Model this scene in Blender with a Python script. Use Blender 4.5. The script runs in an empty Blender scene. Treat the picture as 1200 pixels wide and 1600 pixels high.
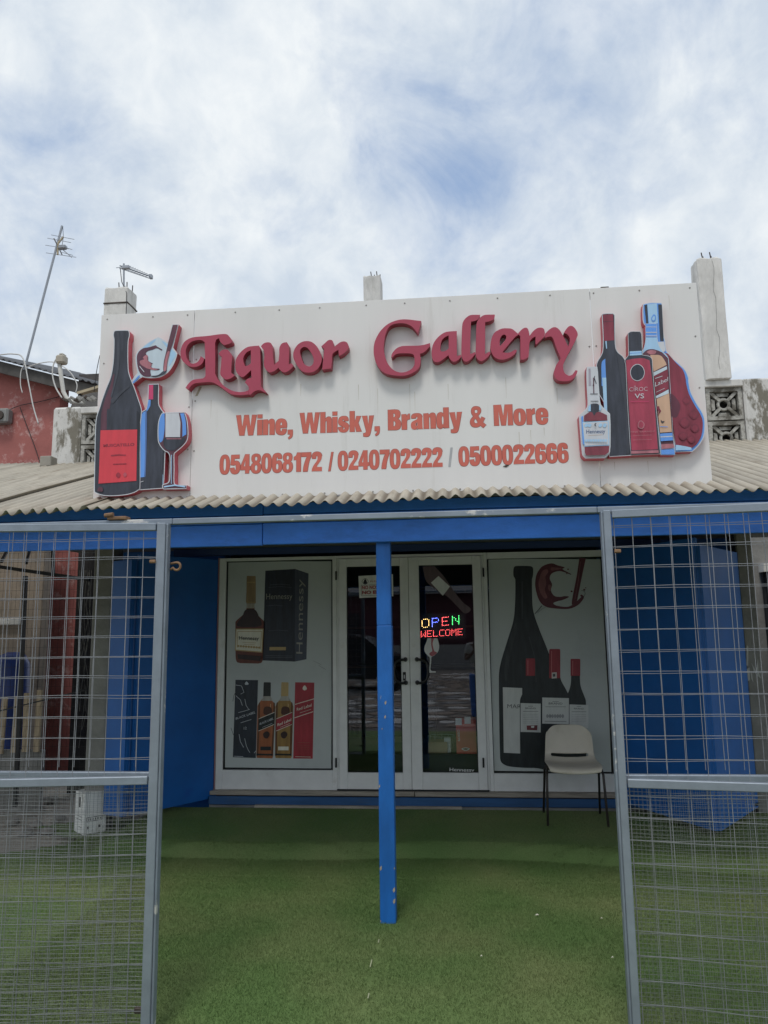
import bpy, bmesh, math, random
from mathutils import Vector, Matrix
from mathutils.geometry import tessellate_polygon
R = math.radians
random.seed(7)
C = bpy.data.collections.new('scene'); bpy.context.scene.collection.children.link(C)
SC = bpy.context.scene

# ---------------------------------------------------------------- camera
F_PX = 1180.0                                   # focal length for a 1600 px tall frame
CAM = Vector((0, -6.8, 1.6))
cam_rot = Matrix.Rotation(R(5.5), 4, 'Z') @ Matrix.Rotation(R(90 + 8.8), 4, 'X') @ Matrix.Rotation(R(-0.75), 4, 'Z')
cd = bpy.data.cameras.new('camera'); cam = bpy.data.objects.new('camera', cd); C.objects.link(cam)
cam.matrix_world = Matrix.Translation(CAM) @ cam_rot
cd.sensor_fit = 'VERTICAL'; cd.sensor_height = 36; cd.lens = F_PX / 1600 * 36
cd.clip_start = 0.05; cd.clip_end = 2000
SC.camera = cam
# ---------------------------------------------------------------- world, sun, exposure
SUN_EL, SUN_AZ = 62, 188                        # sun behind the viewer, high, seen through cloud
world = bpy.data.worlds.new('World'); SC.world = world; world.use_nodes = True
wn, wl = world.node_tree.nodes, world.node_tree.links
wn.clear()
def N(nt, t, **k):
    n = nt.nodes.new(t)
    for a, v in k.items(): setattr(n, a, v)
    return n
def L(nt, a, b): nt.links.new(a, b)
wt = world.node_tree
sky = N(wt, 'ShaderNodeTexSky', sky_type='NISHITA', sun_disc=False)
sky.sun_elevation = R(SUN_EL); sky.sun_rotation = R(SUN_AZ)
sky.air_density = 1.0; sky.dust_density = 1.0; sky.ozone_density = 1.0
geo = N(wt, 'ShaderNodeTexCoord'); sep = N(wt, 'ShaderNodeSeparateXYZ'); L(wt, geo.outputs['Generated'], sep.inputs[0])
zz = N(wt, 'ShaderNodeMath', operation='MAXIMUM'); L(wt, sep.outputs[2], zz.inputs[0]); zz.inputs[1].default_value = 0.0
za = N(wt, 'ShaderNodeMath', operation='ADD'); L(wt, zz.outputs[0], za.inputs[0]); za.inputs[1].default_value = 0.22
cb = N(wt, 'ShaderNodeCombineXYZ')
for i in (0, 1):
    dv = N(wt, 'ShaderNodeMath', operation='DIVIDE'); L(wt, sep.outputs[i], dv.inputs[0]); L(wt, za.outputs[0], dv.inputs[1]); L(wt, dv.outputs[0], cb.inputs[i])
def wnoise(scale, detail, rough, dist, off, src=None):
    mp = N(wt, 'ShaderNodeMapping'); L(wt, src or cb.outputs[0], mp.inputs[0]); mp.inputs['Location'].default_value = off
    n = N(wt, 'ShaderNodeTexNoise'); L(wt, mp.outputs[0], n.inputs['Vector'])
    n.inputs['Scale'].default_value = scale; n.inputs['Detail'].default_value = detail
    n.inputs['Roughness'].default_value = rough; n.inputs['Distortion'].default_value = dist
    return n.outputs['Fac']
def wramp(fac, stops):
    r = N(wt, 'ShaderNodeValToRGB'); L(wt, fac, r.inputs[0])
    while len(r.color_ramp.elements) < len(stops): r.color_ramp.elements.new(0.5)
    for e, (p, c) in zip(r.color_ramp.elements, stops): e.position = p; e.color = c
    return r.outputs[0]
CLOUD_OFF = (3.1, 1.7, 0)
def wmix(a, b, f):
    m = N(wt, 'ShaderNodeMix'); m.inputs['Factor'].default_value = f; L(wt, a, m.inputs[2]); L(wt, b, m.inputs[3]); return m.outputs[0]
GEN = geo.outputs['Generated']
cov = wramp(wmix(wnoise(1.3, 10, 0.55, 0.2, CLOUD_OFF), wnoise(6.0, 13, 0.62, 0.5, (1.2, 5.1, 3.3), GEN), 0.36), [(0.365, (0.12,)*3+(1,)), (0.445, (0.66,)*3+(1,)), (0.515, (1,)*3+(1,))])
shade = wramp(wmix(wnoise(3.5, 8, 0.55, 0.3, (8.3, 2.2, 0.4), GEN), wnoise(14, 12, 0.6, 0.3, (2.3, 7.2, 1.4), GEN), 0.42), [(0.39, (4.4, 5.0, 5.75, 1)), (0.5, (5.45, 5.9, 6.35, 1)), (0.6, (6.35, 6.65, 6.85, 1))])
hz = N(wt, 'ShaderNodeMapRange'); L(wt, sep.outputs[2], hz.inputs[0]); hz.inputs[1].default_value = 0.34; hz.inputs[2].default_value = 0.56; hz.inputs[3].default_value = 0.72; hz.inputs[4].default_value = 0.0
hm_ = N(wt, 'ShaderNodeMath', operation='MAXIMUM'); L(wt, cov, hm_.inputs[0]); L(wt, hz.outputs[0], hm_.inputs[1]); cov = hm_.outputs[0]
mixs = N(wt, 'ShaderNodeMix', data_type='RGBA'); L(wt, cov, mixs.inputs['Factor']); 
skb = N(wt, 'ShaderNodeMix', data_type='RGBA', blend_type='MIX'); skb.inputs['Factor'].default_value = 0.62
L(wt, sky.outputs[0], skb.inputs['A']); skb.inputs['B'].default_value = (2.5, 3.6, 5.6, 1)
L(wt, skb.outputs['Result'], mixs.inputs['A']); L(wt, shade, mixs.inputs['B'])
bg = N(wt, 'ShaderNodeBackground'); bg.inputs[1].default_value = 0.105
L(wt, mixs.outputs['Result'], bg.inputs[0]); wo = N(wt, 'ShaderNodeOutputWorld'); L(wt, bg.outputs[0], wo.inputs[0])
sd = bpy.data.lights.new('sun', 'SUN'); sd.energy = 1.15; sd.angle = R(14); sd.color = (1.0, 0.96, 0.9)
sun = bpy.data.objects.new('sun', sd); C.objects.link(sun)
# direction the light comes from: azimuth measured so that 180 is straight behind the viewer
az = R(SUN_AZ)
sdir = Vector((math.sin(az) * math.cos(R(SUN_EL)), math.cos(az) * math.cos(R(SUN_EL)), math.sin(R(SUN_EL))))
sun.rotation_euler = sdir.to_track_quat('Z', 'Y').to_euler()
SC.view_settings.view_transform = 'Standard'; SC.view_settings.look = 'None'
SC.view_settings.gamma = 1; SC.view_settings.use_curve_mapping = False
SC.view_settings.exposure = 0.40

# ---------------------------------------------------------------- measuring helpers
rot3 = cam_rot.to_3x3()
def ray(u, v): return (rot3 @ Vector(((u - 600) / F_PX, -(v - 800) / F_PX, -1))).normalized()
def P(u, v, Y=0.0):                             # the point of the plane y = Y seen in that direction
    d = ray(u, v); return CAM + d * ((Y - CAM.y) / d.y)
def G(u, v, Z=0.0):
    d = ray(u, v); return CAM + d * ((Z - CAM.z) / d.z)

# ---------------------------------------------------------------- objects
def tag(o, label=None, cat=None, group=None, kind=None):
    if label: o['label'] = label
    if cat: o['category'] = cat
    if group: o['group'] = group
    if kind: o['kind'] = kind
    return o
def thing(name, label, cat, loc=(0, 0, 0), group=None, rz=0):
    o = bpy.data.objects.new(name, None); C.objects.link(o); o.location = loc; o.rotation_euler = (0, 0, rz)
    o.empty_display_size = 0.1
    return tag(o, label, cat, group)
class MB:
    def __init__(s): s.v = []; s.f = []; s.m = []
    def add(s, vs, fs, mi=0):
        b = len(s.v); s.v += [tuple(v) for v in vs]; s.f += [tuple(b + i for i in f) for f in fs]; s.m += [mi] * len(fs); return s
    def box(s, c0, c1, mi=0, mat=None):
        x0, y0, z0 = c0; x1, y1, z1 = c1
        vs = [Vector(p) for p in ((x0,y0,z0),(x1,y0,z0),(x1,y1,z0),(x0,y1,z0),(x0,y0,z1),(x1,y0,z1),(x1,y1,z1),(x0,y1,z1))]
        if mat: vs = [mat @ v for v in vs]
        return s.add(vs, [(0,3,2,1),(4,5,6,7),(0,1,5,4),(1,2,6,5),(2,3,7,6),(3,0,4,7)], mi)
    def bbox(s, c0, c1, b=0.004, mi=0, mat=None):   # box with chamfered edges
        bm = bmesh.new(); bmesh.ops.create_cube(bm, size=1)
        c0 = Vector(c0); c1 = Vector(c1)
        for v in bm.verts: v.co = Vector(((c0[i] + c1[i]) / 2 + v.co[i] * (c1[i] - c0[i])) for i in range(3))
        bmesh.ops.bevel(bm, geom=bm.edges[:], offset=b, segments=1, affect='EDGES')
        bm.verts.index_update()
        vs = [(mat @ v.co) if mat else v.co.copy() for v in bm.verts]
        s.add(vs, [[v.index for v in f.verts] for f in bm.faces], mi); bm.free(); return s
    def tube(s, pts, r, n=8, mi=0, caps=True, close=False):
        pts = [Vector(p) for p in pts]; k = len(pts); rs = r if isinstance(r, (list, tuple)) else [r] * k
        ref = None; vs = []
        for i, p in enumerate(pts):
            if close: t = pts[(i + 1) % k] - pts[i - 1]
            else: t = pts[min(i + 1, k - 1)] - pts[max(i - 1, 0)]
            t.normalize()
            if ref is None: ref = Vector((0, 0, 1)) if abs(t.z) < 0.9 else Vector((1, 0, 0))
            a = t.cross(ref)
            if a.length < 1e-5: a = t.cross(Vector((0.3, 1, 0.2)))
            a.normalize(); b = a.cross(t); ref = b
            for j in range(n):
                th = 2 * math.pi * (j + 0.5) / n; vs.append(p + (a * math.cos(th) + b * math.sin(th)) * rs[i])
        fs = []
        for i in range(k if close else k - 1):
            for j in range(n):
                i2 = (i + 1) % k
                fs.append((i*n + j, i*n + (j+1) % n, i2*n + (j+1) % n, i2*n + j))
        if caps and not close: fs += [tuple(range(n))[::-1], tuple(range((k-1)*n, k*n))]
        return s.add(vs, fs, mi)
    def lathe(s, prof, c, n=24, mi=0):              # prof: (radius, z)
        vs = []; fs = []
        for r, z in prof:
            for j in range(n): a = 2*math.pi*j/n; vs.append((c[0] + r*math.cos(a), c[1] + r*math.sin(a), c[2] + z))
        for i in range(len(prof)-1):
            for j in range(n): fs.append((i*n+j, i*n+(j+1)%n, (i+1)*n+(j+1)%n, (i+1)*n+j))
        fs += [tuple(range(n))[::-1], tuple(range((len(prof)-1)*n, len(prof)*n))]
        return s.add(vs, fs, mi)
    def plate(s, outer, Yf, depth=0.0, holes=(), mi=0, side=None):
        # outer / holes: lists of (x, z); face at y = Yf looking to the viewer, extruded back by depth
        loops = [outer] + list(holes); flat = [p for l in loops for p in l]
        tris = tessellate_polygon([[Vector((p[0], p[1], 0)) for p in l] for l in loops])
        fs = []
        for t in tris:
            a, b, c = (flat[i] for i in t)
            if (b[0]-a[0])*(c[1]-a[1]) - (b[1]-a[1])*(c[0]-a[0]) < 0: t = (t[0], t[2], t[1])
            fs.append(tuple(t))
        n = len(flat)
        s.add([(p[0], Yf, p[1]) for p in flat], fs, mi)
        if depth:
            sm = mi if side is None else side
            s.add([(p[0], Yf + depth, p[1]) for p in flat], [f[::-1] for f in fs], sm)
            b = 0
            for l in loops:
                k = len(l); vs = [(p[0], Yf, p[1]) for p in l] + [(p[0], Yf + depth, p[1]) for p in l]
                ar = sum(l[i][0]*l[(i+1)%k][1] - l[(i+1)%k][0]*l[i][1] for i in range(k))
                q = [(i, (i+1) % k, (i+1) % k + k, i + k) for i in range(k)]
                if (ar > 0) == (b == 0): q = [f[::-1] for f in q]
                s.add(vs, q, sm); b += 1
        return s
    def build(s, name, mats, parent=None, smooth=False, loc=None, kind=None, label=None):
        me = bpy.data.meshes.new(name); me.from_pydata(s.v, [], s.f)
        if not isinstance(mats, (list, tuple)): mats = [mats]
        for m in mats: me.materials.append(m)
        if len(mats) > 1: me.polygons.foreach_set('material_index', s.m)
        if smooth: me.polygons.foreach_set('use_smooth', [True] * len(me.polygons))
        me.update()
        o = bpy.data.objects.new(name, me); C.objects.link(o)
        if parent: o.parent = parent
        if loc: o.location = loc
        if kind: o['kind'] = kind
        if label: o['label'] = label
        return o
def put(me_obj, parent, loc, rot=None, name=None, scale=None):      # copy sharing mesh data
    o = me_obj.copy(); C.objects.link(o); o.parent = parent; o.location = loc
    if rot: o.rotation_euler = rot
    if scale: o.scale = scale
    return o

# ---------------------------------------------------------------- materials
MATS = {}
def mat(name, col, rough=0.6, metal=0.0, var=0.12, vscale=6.0, bump=0.0, bscale=60.0, spec=0.5, dirt=None, dscale=3.0, dthr=(0.55, 0.7), stretch=(1, 1, 1), coat=0, sheen=0):
    if name in MATS: return MATS[name]
    m = bpy.data.materials.new(name); m.use_nodes = True; nt = m.node_tree; b = nt.nodes['Principled BSDF']
    b.inputs['Roughness'].default_value = rough; b.inputs['Metallic'].default_value = metal
    b.inputs['Specular IOR Level'].default_value = spec
    if coat: b.inputs['Coat Weight'].default_value = coat; b.inputs['Coat Roughness'].default_value = 0.08
    tc = N(nt, 'ShaderNodeTexCoord'); mp = N(nt, 'ShaderNodeMapping'); L(nt, tc.outputs['Object'], mp.inputs[0]); mp.inputs['Scale'].default_value = stretch
    def noise(sc, det=6, ro=0.6):
        n = N(nt, 'ShaderNodeTexNoise'); L(nt, mp.outputs[0], n.inputs['Vector']); n.inputs['Scale'].default_value = sc
        n.inputs['Detail'].default_value = det; n.inputs['Roughness'].default_value = ro; return n.outputs['Fac']
    if var:
        hi = tuple(min(1, c * (1 + var)) for c in col); lo = tuple(c * (1 - var) for c in col)
        r = N(nt, 'ShaderNodeValToRGB'); L(nt, noise(vscale), r.inputs[0])
        r.color_ramp.elements[0].position = 0.32; r.color_ramp.elements[1].position = 0.68
        r.color_ramp.elements[0].color = lo + (1,); r.color_ramp.elements[1].color = hi + (1,)
        out = r.outputs[0]
    else:
        rg = N(nt, 'ShaderNodeRGB'); rg.outputs[0].default_value = tuple(col) + (1,); out = rg.outputs[0]
    if dirt:
        r2 = N(nt, 'ShaderNodeValToRGB'); L(nt, noise(dscale, 9, 0.7), r2.inputs[0])
        r2.color_ramp.elements[0].position = dthr[0]; r2.color_ramp.elements[1].position = dthr[1]
        mx = N(nt, 'ShaderNodeMix', data_type='RGBA'); L(nt, r2.outputs[0], mx.inputs['Factor']); L(nt, out, mx.inputs['A']); mx.inputs['B'].default_value = tuple(dirt) + (1,)
        out = mx.outputs['Result']
    L(nt, out, b.inputs['Base Color'])
    if bump:
        bn = N(nt, 'ShaderNodeBump'); bn.inputs['Strength'].default_value = 1.0; bn.inputs['Distance'].default_value = bump
        L(nt, noise(bscale, 5, 0.65), bn.inputs['Height']); L(nt, bn.outputs[0], b.inputs['Normal'])
    MATS[name] = m; return m
def emis(name, col, s):
    m = bpy.data.materials.new(name); m.use_nodes = True; b = m.node_tree.nodes['Principled BSDF']
    b.inputs['Base Color'].default_value = tuple(c*0.3 for c in col) + (1,); b.inputs['Emission Color'].default_value = tuple(col) + (1,); b.inputs['Emission Strength'].default_value = s
    return m
def pr(name, col, rough=0.4, var=None):              # printed vinyl: darker inks carry more tonal variation
    v = var if var is not None else (0.38 if max(col) < .07 else 0.22 if max(col) < .45 else 0.07)
    return mat('print_' + name, col, rough, var=v, vscale=3.2, stretch=(9, 1, 1.6))

# ---------------------------------------------------------------- outlines
def smooth(pts, seg=6):                             # closed Catmull-Rom; a third value marks a corner
    n = len(pts); out = []
    pt = [Vector((p[0], p[1])) for p in pts]; cr = [len(p) > 2 for p in pts]
    for i in range(n):
        j = (i + 1) % n; p1, p2 = pt[i], pt[j]
        p0 = pt[i-1] if not cr[i] else p1 - (p2 - p1) * 0.0001
        p3 = pt[(j+1) % n] if not cr[j] else p2 + (p2 - p1) * 0.0001
        if cr[i] and cr[j]: out.append(p1.copy()); continue
        m1 = (p2 - p0) * 0.5 if not cr[i] else (p2 - p1); m2 = (p3 - p1) * 0.5 if not cr[j] else (p2 - p1)
        ln = (p2 - p1).length                        # keep tangents in step with the segment
        for m in (m1, m2):
            if m.length > ln * 1.2: m *= ln * 1.2 / m.length
        for k in range(seg):
            t = k / seg; t2 = t*t; t3 = t2*t
            out.append(p1*(2*t3-3*t2+1) + m1*(t3-2*t2+t) + p2*(-2*t3+3*t2) + m2*(t3-t2))
    return out
def Z(pts, ox, oy, s): return [(ox + p[0]/s, oy + p[1]/s) + tuple(p[2:]) for p in pts]
def XZ(pts, Y):
    r = []
    for p in pts:
        w = P(p[0], p[1], Y); r.append((w.x, w.z))
    return r
def offset(pts, d):                                 # push an (x, z) outline outwards
    n = len(pts); ar = sum(pts[i][0]*pts[(i+1)%n][1] - pts[(i+1)%n][0]*pts[i][1] for i in range(n)); sg = 1 if ar > 0 else -1
    out = []
    for i in range(n):
        a = Vector(pts[i-1]); b = Vector(pts[(i+1) % n]); t = b - a
        if t.length < 1e-9: out.append(pts[i]); continue
        t.normalize(); out.append((pts[i][0] + t.y*d*sg, pts[i][1] - t.x*d*sg))
    return out
def prof(c0, c1, tw, seg=5, corners=()):            # symmetric outline along an axis: (t, half width)
    c0 = Vector(c0); c1 = Vector(c1); ax = c1 - c0; pr_ = Vector((ax.y, -ax.x)).normalized()
    a = [tuple(c0 + ax*t + pr_*w) + ((1,) if i in corners or i in (0, len(tw)-1) else ()) for i, (t, w) in enumerate(tw)]
    b = [tuple(c0 + ax*t - pr_*w) + ((1,) if i in corners or i in (0, len(tw)-1) else ()) for i, (t, w) in enumerate(tw)][::-1]
    return smooth(a + b, seg)
_tc = {}
def text2d(s, off=0.0, shear=0.0, space=1.0):
    k = (s, off, shear, space)
    if k in _tc: return _tc[k]
    cu = bpy.data.curves.new('t', 'FONT'); cu.body = s; cu.size = 1; cu.offset = off; cu.shear = shear; cu.space_character = space
    cu.resolution_u = 4; cu.fill_mode = 'FRONT'
    ob = bpy.data.objects.new('t', cu); me = bpy.data.meshes.new_from_object(ob)
    vs = [(v.co.x, v.co.y) for v in me.vertices]; fs = [tuple(p.vertices) for p in me.polygons]
    bpy.data.objects.remove(ob); bpy.data.curves.remove(cu); bpy.data.meshes.remove(me)
    _tc[k] = (vs, fs); return vs, fs
def text(mb, s, p0, p1, h, Y, mi=0, off=0.0, up=(0, -1), cap=None, shear=0.0, space=1.0):
    vs, fs = text2d(s, off, shear, space)
    if not vs: return
    x0 = min(v[0] for v in vs); x1 = max(v[0] for v in vs)
    hv, _ = text2d('H', off); y0 = min(v[1] for v in hv); y1 = max(v[1] for v in hv)
    a = P(p0[0], p0[1], Y); b = P(p1[0], p1[1], Y); u = P(p0[0] + up[0]*h, p0[1] + up[1]*h, Y) - a
    out = [a + (b - a) * ((v[0]-x0)/(x1-x0)) + u * ((v[1]-y0)/(y1-y0)) for v in vs]
    mb.add(out, fs, mi)
class Print:                                        # flat print: stacked coloured shapes on one sheet
    def __init__(s, Y, step=0.0006): s.Y = Y; s.mb = MB(); s.mats = []; s.k = 0; s.step = step
    def mi(s, m):
        if m not in s.mats: s.mats.append(m)
        return s.mats.index(m)
    def y(s): s.k += 1; return s.Y - s.k * s.step
    def shape(s, pts, m, holes=(), off=0.0):
        y = s.y(); o = XZ(pts, y)
        if off: o = offset(o, off)
        s.mb.plate(o, y, 0, [XZ(h, y) for h in holes], s.mi(m)); return s
    def quad(s, x0, y0, x1, y1, m): return s.shape([(x0, y0), (x1, y0), (x1, y1), (x0, y1)], m)
    def line(s, pts, w, m):
        y = s.y(); pts = [Vector(p[:2]) for p in pts]; l = []; r = []
        for i, p in enumerate(pts):
            t = (pts[min(i+1, len(pts)-1)] - pts[max(i-1, 0)]).normalized(); n = Vector((-t.y, t.x)) * w/2
            l.append(p + n); r.append(p - n)
        for i in range(len(pts)-1):
            s.mb.plate(XZ([l[i], l[i+1], r[i+1], r[i]], y), y, 0, (), s.mi(m))
        return s
    def text(s, t, p0, p1, h, m, **k): text(s.mb, t, p0, p1, h, s.y(), s.mi(m), **k); return s
    def build(s, name, parent, label=None): return s.mb.build(name, s.mats, parent, label=label)
# ================================================================ materials in use
BLUE = mat('blue paint', (0.035, 0.20, 0.72), 0.5, var=0.14, vscale=5, bump=0.002, bscale=40, dirt=(0.025, 0.13, 0.48), dscale=2.2, dthr=(0.56, 0.8), stretch=(1, 1, 2.5))
BLUEP = mat('blue post paint', (0.010, 0.125, 0.44), 0.5, var=0.2, vscale=9, bump=0.0025, bscale=30, dirt=(0.34, 0.33, 0.30), dscale=13, dthr=(0.665, 0.69), stretch=(1, 1, 0.3))
BLUES = mat('blue shutter paint', (0.004, 0.115, 0.42), 0.42, var=0.12, vscale=2.5, bump=0.001, bscale=25, dirt=(0.006, 0.07, 0.36), dscale=3, dthr=(0.6, 0.85))
ALU = mat('white aluminium', (0.78, 0.78, 0.77), 0.38, var=0.05, vscale=8, dirt=(0.58, 0.55, 0.5), dscale=5, dthr=(0.62, 0.85))
RUB = mat('black rubber', (0.012, 0.012, 0.014), 0.6, var=0.1)
HAND = mat('black handle', (0.01, 0.01, 0.012), 0.3, var=0.05)
GALV = mat('grey painted steel', (0.27, 0.31, 0.36), 0.45, 0.35, var=0.12, vscale=8, bump=0.0008, bscale=50, dirt=(0.55, 0.56, 0.56), dscale=7, dthr=(0.66, 0.7), stretch=(1, 1, 1))
RAILM = mat('flaking grey steel', (0.25, 0.29, 0.34), 0.5, 0.3, var=0.15, vscale=8, dirt=(0.62, 0.61, 0.58), dscale=6, dthr=(0.60, 0.64), stretch=(0.7, 1, 1))
WIRE = mat('galvanised wire', (0.30, 0.31, 0.33), 0.45, 0.4, var=0.2, vscale=3)
FINEW = mat('fine wire', (0.30, 0.31, 0.31), 0.45, 0.5, var=0.2, vscale=2)
RUST = mat('rusty edge', (0.22, 0.13, 0.07), 0.8, 0.1, var=0.35, vscale=20, bump=0.002)
PANEL = mat('white cladding panel', (0.74, 0.73, 0.71), 0.42, var=0.03, vscale=1.5, dirt=(0.55, 0.53, 0.49), dscale=4.5, dthr=(0.56, 0.92), stretch=(3, 1, 0.22))
MAROON = mat('faded maroon letter face', (0.40, 0.052, 0.095), 0.45, var=0.06, vscale=3)
MAROONS = mat('maroon letter side', (0.34, 0.035, 0.065), 0.5, var=0.08, vscale=4)
REDS = mat('red cut-out side', (0.52, 0.09, 0.12), 0.5, var=0.08, vscale=4)
SALMON = mat('faded red vinyl', (0.60, 0.14, 0.10), 0.5, var=0.07, vscale=9)
SALMONE = mat('dark vinyl edge', (0.30, 0.11, 0.10), 0.5, var=0.1)
GREYV = mat('grey vinyl', (0.42, 0.43, 0.44), 0.5, var=0.1)
TIN = mat('weathered roofing', (0.42, 0.38, 0.31), 0.65, 0.0, var=0.16, vscale=3, bump=0.001, bscale=40, dirt=(0.22, 0.175, 0.125), dscale=4, dthr=(0.52, 0.8), stretch=(2.5, 0.5, 1))
def valley_shade(m, period, col, strength):  # colour darkened along the corrugation troughs, painting in the shading of the ribs
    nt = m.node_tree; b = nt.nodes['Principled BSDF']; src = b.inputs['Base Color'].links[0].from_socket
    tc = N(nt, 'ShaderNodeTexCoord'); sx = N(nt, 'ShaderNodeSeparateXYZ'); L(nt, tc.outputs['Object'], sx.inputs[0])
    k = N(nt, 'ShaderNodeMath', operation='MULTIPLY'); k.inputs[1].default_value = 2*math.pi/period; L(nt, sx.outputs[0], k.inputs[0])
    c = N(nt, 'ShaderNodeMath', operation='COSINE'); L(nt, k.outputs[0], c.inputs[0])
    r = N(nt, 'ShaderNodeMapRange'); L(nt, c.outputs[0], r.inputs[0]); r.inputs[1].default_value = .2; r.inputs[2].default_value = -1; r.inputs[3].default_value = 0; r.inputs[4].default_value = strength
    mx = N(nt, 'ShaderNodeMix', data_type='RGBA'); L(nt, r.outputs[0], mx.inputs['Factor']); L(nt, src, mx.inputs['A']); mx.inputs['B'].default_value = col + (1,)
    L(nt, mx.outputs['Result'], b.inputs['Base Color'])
valley_shade(TIN, 0.0735, (.13, .105, .075), .9)
TIND = mat('dark roofing', (0.085, 0.09, 0.10), 0.7, var=0.3, vscale=4)
CONC = mat('weathered concrete', (0.64, 0.63, 0.60), 0.85, var=0.18, vscale=5, bump=0.006, bscale=18, dirt=(0.30, 0.29, 0.26), dscale=3.5, dthr=(0.55, 0.85), stretch=(1.5, 1.5, 0.6))
CONCD = mat('grey render', (0.24, 0.235, 0.22), 0.9, var=0.2, vscale=4, bump=0.006, bscale=20, dirt=(0.42, 0.41, 0.38), dscale=3, dthr=(0.68, 0.71))
WHITEW = mat('flaking whitewash', (0.62, 0.61, 0.58), 0.85, var=0.1, vscale=5, bump=0.006, bscale=22, dirt=(0.19, 0.175, 0.14), dscale=2.8, dthr=(0.50, 0.56), stretch=(1.5, 1.5, 0.7))
REDW = mat('red wall paint', (0.38, 0.13, 0.115), 0.8, var=0.14, vscale=3, bump=0.004, bscale=25, dirt=(0.55, 0.34, 0.32), dscale=7, dthr=(0.55, 0.66))
TANW = mat('stained cream wall', (0.29, 0.24, 0.19), 0.85, var=0.2, vscale=3, bump=0.006, bscale=15, dirt=(0.17, 0.15, 0.12), dscale=2.5, dthr=(0.5, 0.66))
WOODG = mat('weathered grey wood', (0.34, 0.30, 0.25), 0.8, var=0.3, vscale=10, bump=0.002, bscale=30, stretch=(0.3, 1, 4))
WOODL = mat('pale sawn wood', (0.46, 0.36, 0.24), 0.75, var=0.25, vscale=8, stretch=(4, 4, 0.5))
DARKW = mat('dark ceiling board', (0.16, 0.16, 0.165), 0.8, var=0.2, vscale=3)
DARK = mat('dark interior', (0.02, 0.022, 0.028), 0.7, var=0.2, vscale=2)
EARTH = mat('dusty ground', (0.36, 0.32, 0.27), 0.95, var=0.2, vscale=2, bump=0.01, bscale=14, dirt=(0.22, 0.20, 0.18), dscale=2.5, dthr=(0.5, 0.7))
STEELB = mat('steel bar', (0.08, 0.065, 0.055), 0.7, 0.4, var=0.3)
CABLEW = mat('white cable', (0.6, 0.6, 0.58), 0.5, var=0.05)
CABLEB = mat('black cable', (0.02, 0.02, 0.022), 0.5, var=0.05)
ALUB = mat('bare aluminium', (0.33, 0.35, 0.38), 0.4, 0.6, var=0.1)

# ================================================================ ground
mb = MB(); mb.add([(-400, -400, -0.30), (400, -400, -0.30), (400, 600, -0.30), (-400, 600, -0.30)], [(0, 1, 2, 3)])
tag(mb.build('ground', EARTH), kind='structure')
mb = MB(); mb.box((-12, -3.2, -0.29), (9, 9, -0.022)); tag(mb.build('bare_ground', EARTH), kind='structure')
# artificial turf: lower lawn, raised platform with a soft carpeted riser, seams
def turf_mat():
    m = bpy.data.materials.new('turf'); m.use_nodes = True; nt = m.node_tree; b = nt.nodes['Principled BSDF']
    tc = N(nt, 'ShaderNodeTexCoord')
    def noise(s, d=5, st=None):
        n = N(nt, 'ShaderNodeTexNoise'); n.inputs['Scale'].default_value = s; n.inputs['Detail'].default_value = d
        L(nt, tc.outputs['Object'], n.inputs['Vector']); return n.outputs['Fac']
    r1 = N(nt, 'ShaderNodeValToRGB'); L(nt, noise(1.3, 6), r1.inputs[0])
    r1.color_ramp.elements[0].position = 0.38; r1.color_ramp.elements[0].color = (0.122, 0.208, 0.064, 1)
    r1.color_ramp.elements[1].position = 0.70; r1.color_ramp.elements[1].color = (0.198, 0.246, 0.098, 1)
    r2 = N(nt, 'ShaderNodeValToRGB'); L(nt, noise(190, 3), r2.inputs[0])
    r2.color_ramp.elements[0].position = 0.3; r2.color_ramp.elements[0].color = (0.72, 0.72, 0.68, 1)
    r2.color_ramp.elements[1].position = 0.7; r2.color_ramp.elements[1].color = (1.22, 1.2, 1.2, 1)
    mx = N(nt, 'ShaderNodeMix', data_type='RGBA', blend_type='MULTIPLY'); mx.inputs['Factor'].default_value = 1
    L(nt, r1.outputs[0], mx.inputs['A']); L(nt, r2.outputs[0], mx.inputs['B']); L(nt, mx.outputs['Result'], b.inputs['Base Color'])
    b.inputs['Roughness'].default_value = 0.75; b.inputs['Specular IOR Level'].default_value = 0.3
    bn = N(nt, 'ShaderNodeBump'); bn.inputs['Distance'].default_value = 0.006; L(nt, noise(260, 3), bn.inputs['Height']); L(nt, bn.outputs[0], b.inputs['Normal'])
    return m
TURF = turf_mat()
import numpy as np
PLZ = 0.10
def step_y(x): return -1.19 + 0.05*math.sin(x*1.7 + 1) - max(0, x) * 0.09
def turf_z(x, y):
    base = 0.0 + 0.006*math.sin(x*2.1 + y*1.3) * math.sin(y*1.9)
    t = (y - (step_y(x) - 0.02)) / 0.036
    inside = (x > -3.35) * 1.0
    t = min(1, max(0, t)); t = t*t*(3-2*t)
    ex = min(1, max(0, (x + 2.75) / 0.12))
    return base*(1-t*ex) + PLZ*t*ex - min(.09, .16*max(0, -3.1 - y)**1.6)
mb = MB(); nx, ny = 110, 150; X0, X1, Y0, Y1 = -5.2, 4.4, -6.25, -0.16
ys = [Y0 + (Y1-Y0)*j/ny for j in range(ny+1)]
vs = [(X0 + (X1-X0)*i/nx, y, turf_z(X0 + (X1-X0)*i/nx, y)) for y in ys for i in range(nx+1)]
fs = [(j*(nx+1)+i, j*(nx+1)+i+1, (j+1)*(nx+1)+i+1, (j+1)*(nx+1)+i) for j in range(ny) for i in range(nx) if not (vs[j*(nx+1)+i][0] < -3.3 + 0.25*math.sin(j*.3) and vs[j*(nx+1)+i][1] > -1.35 - 0.12*math.sin(i*.9))]
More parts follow.
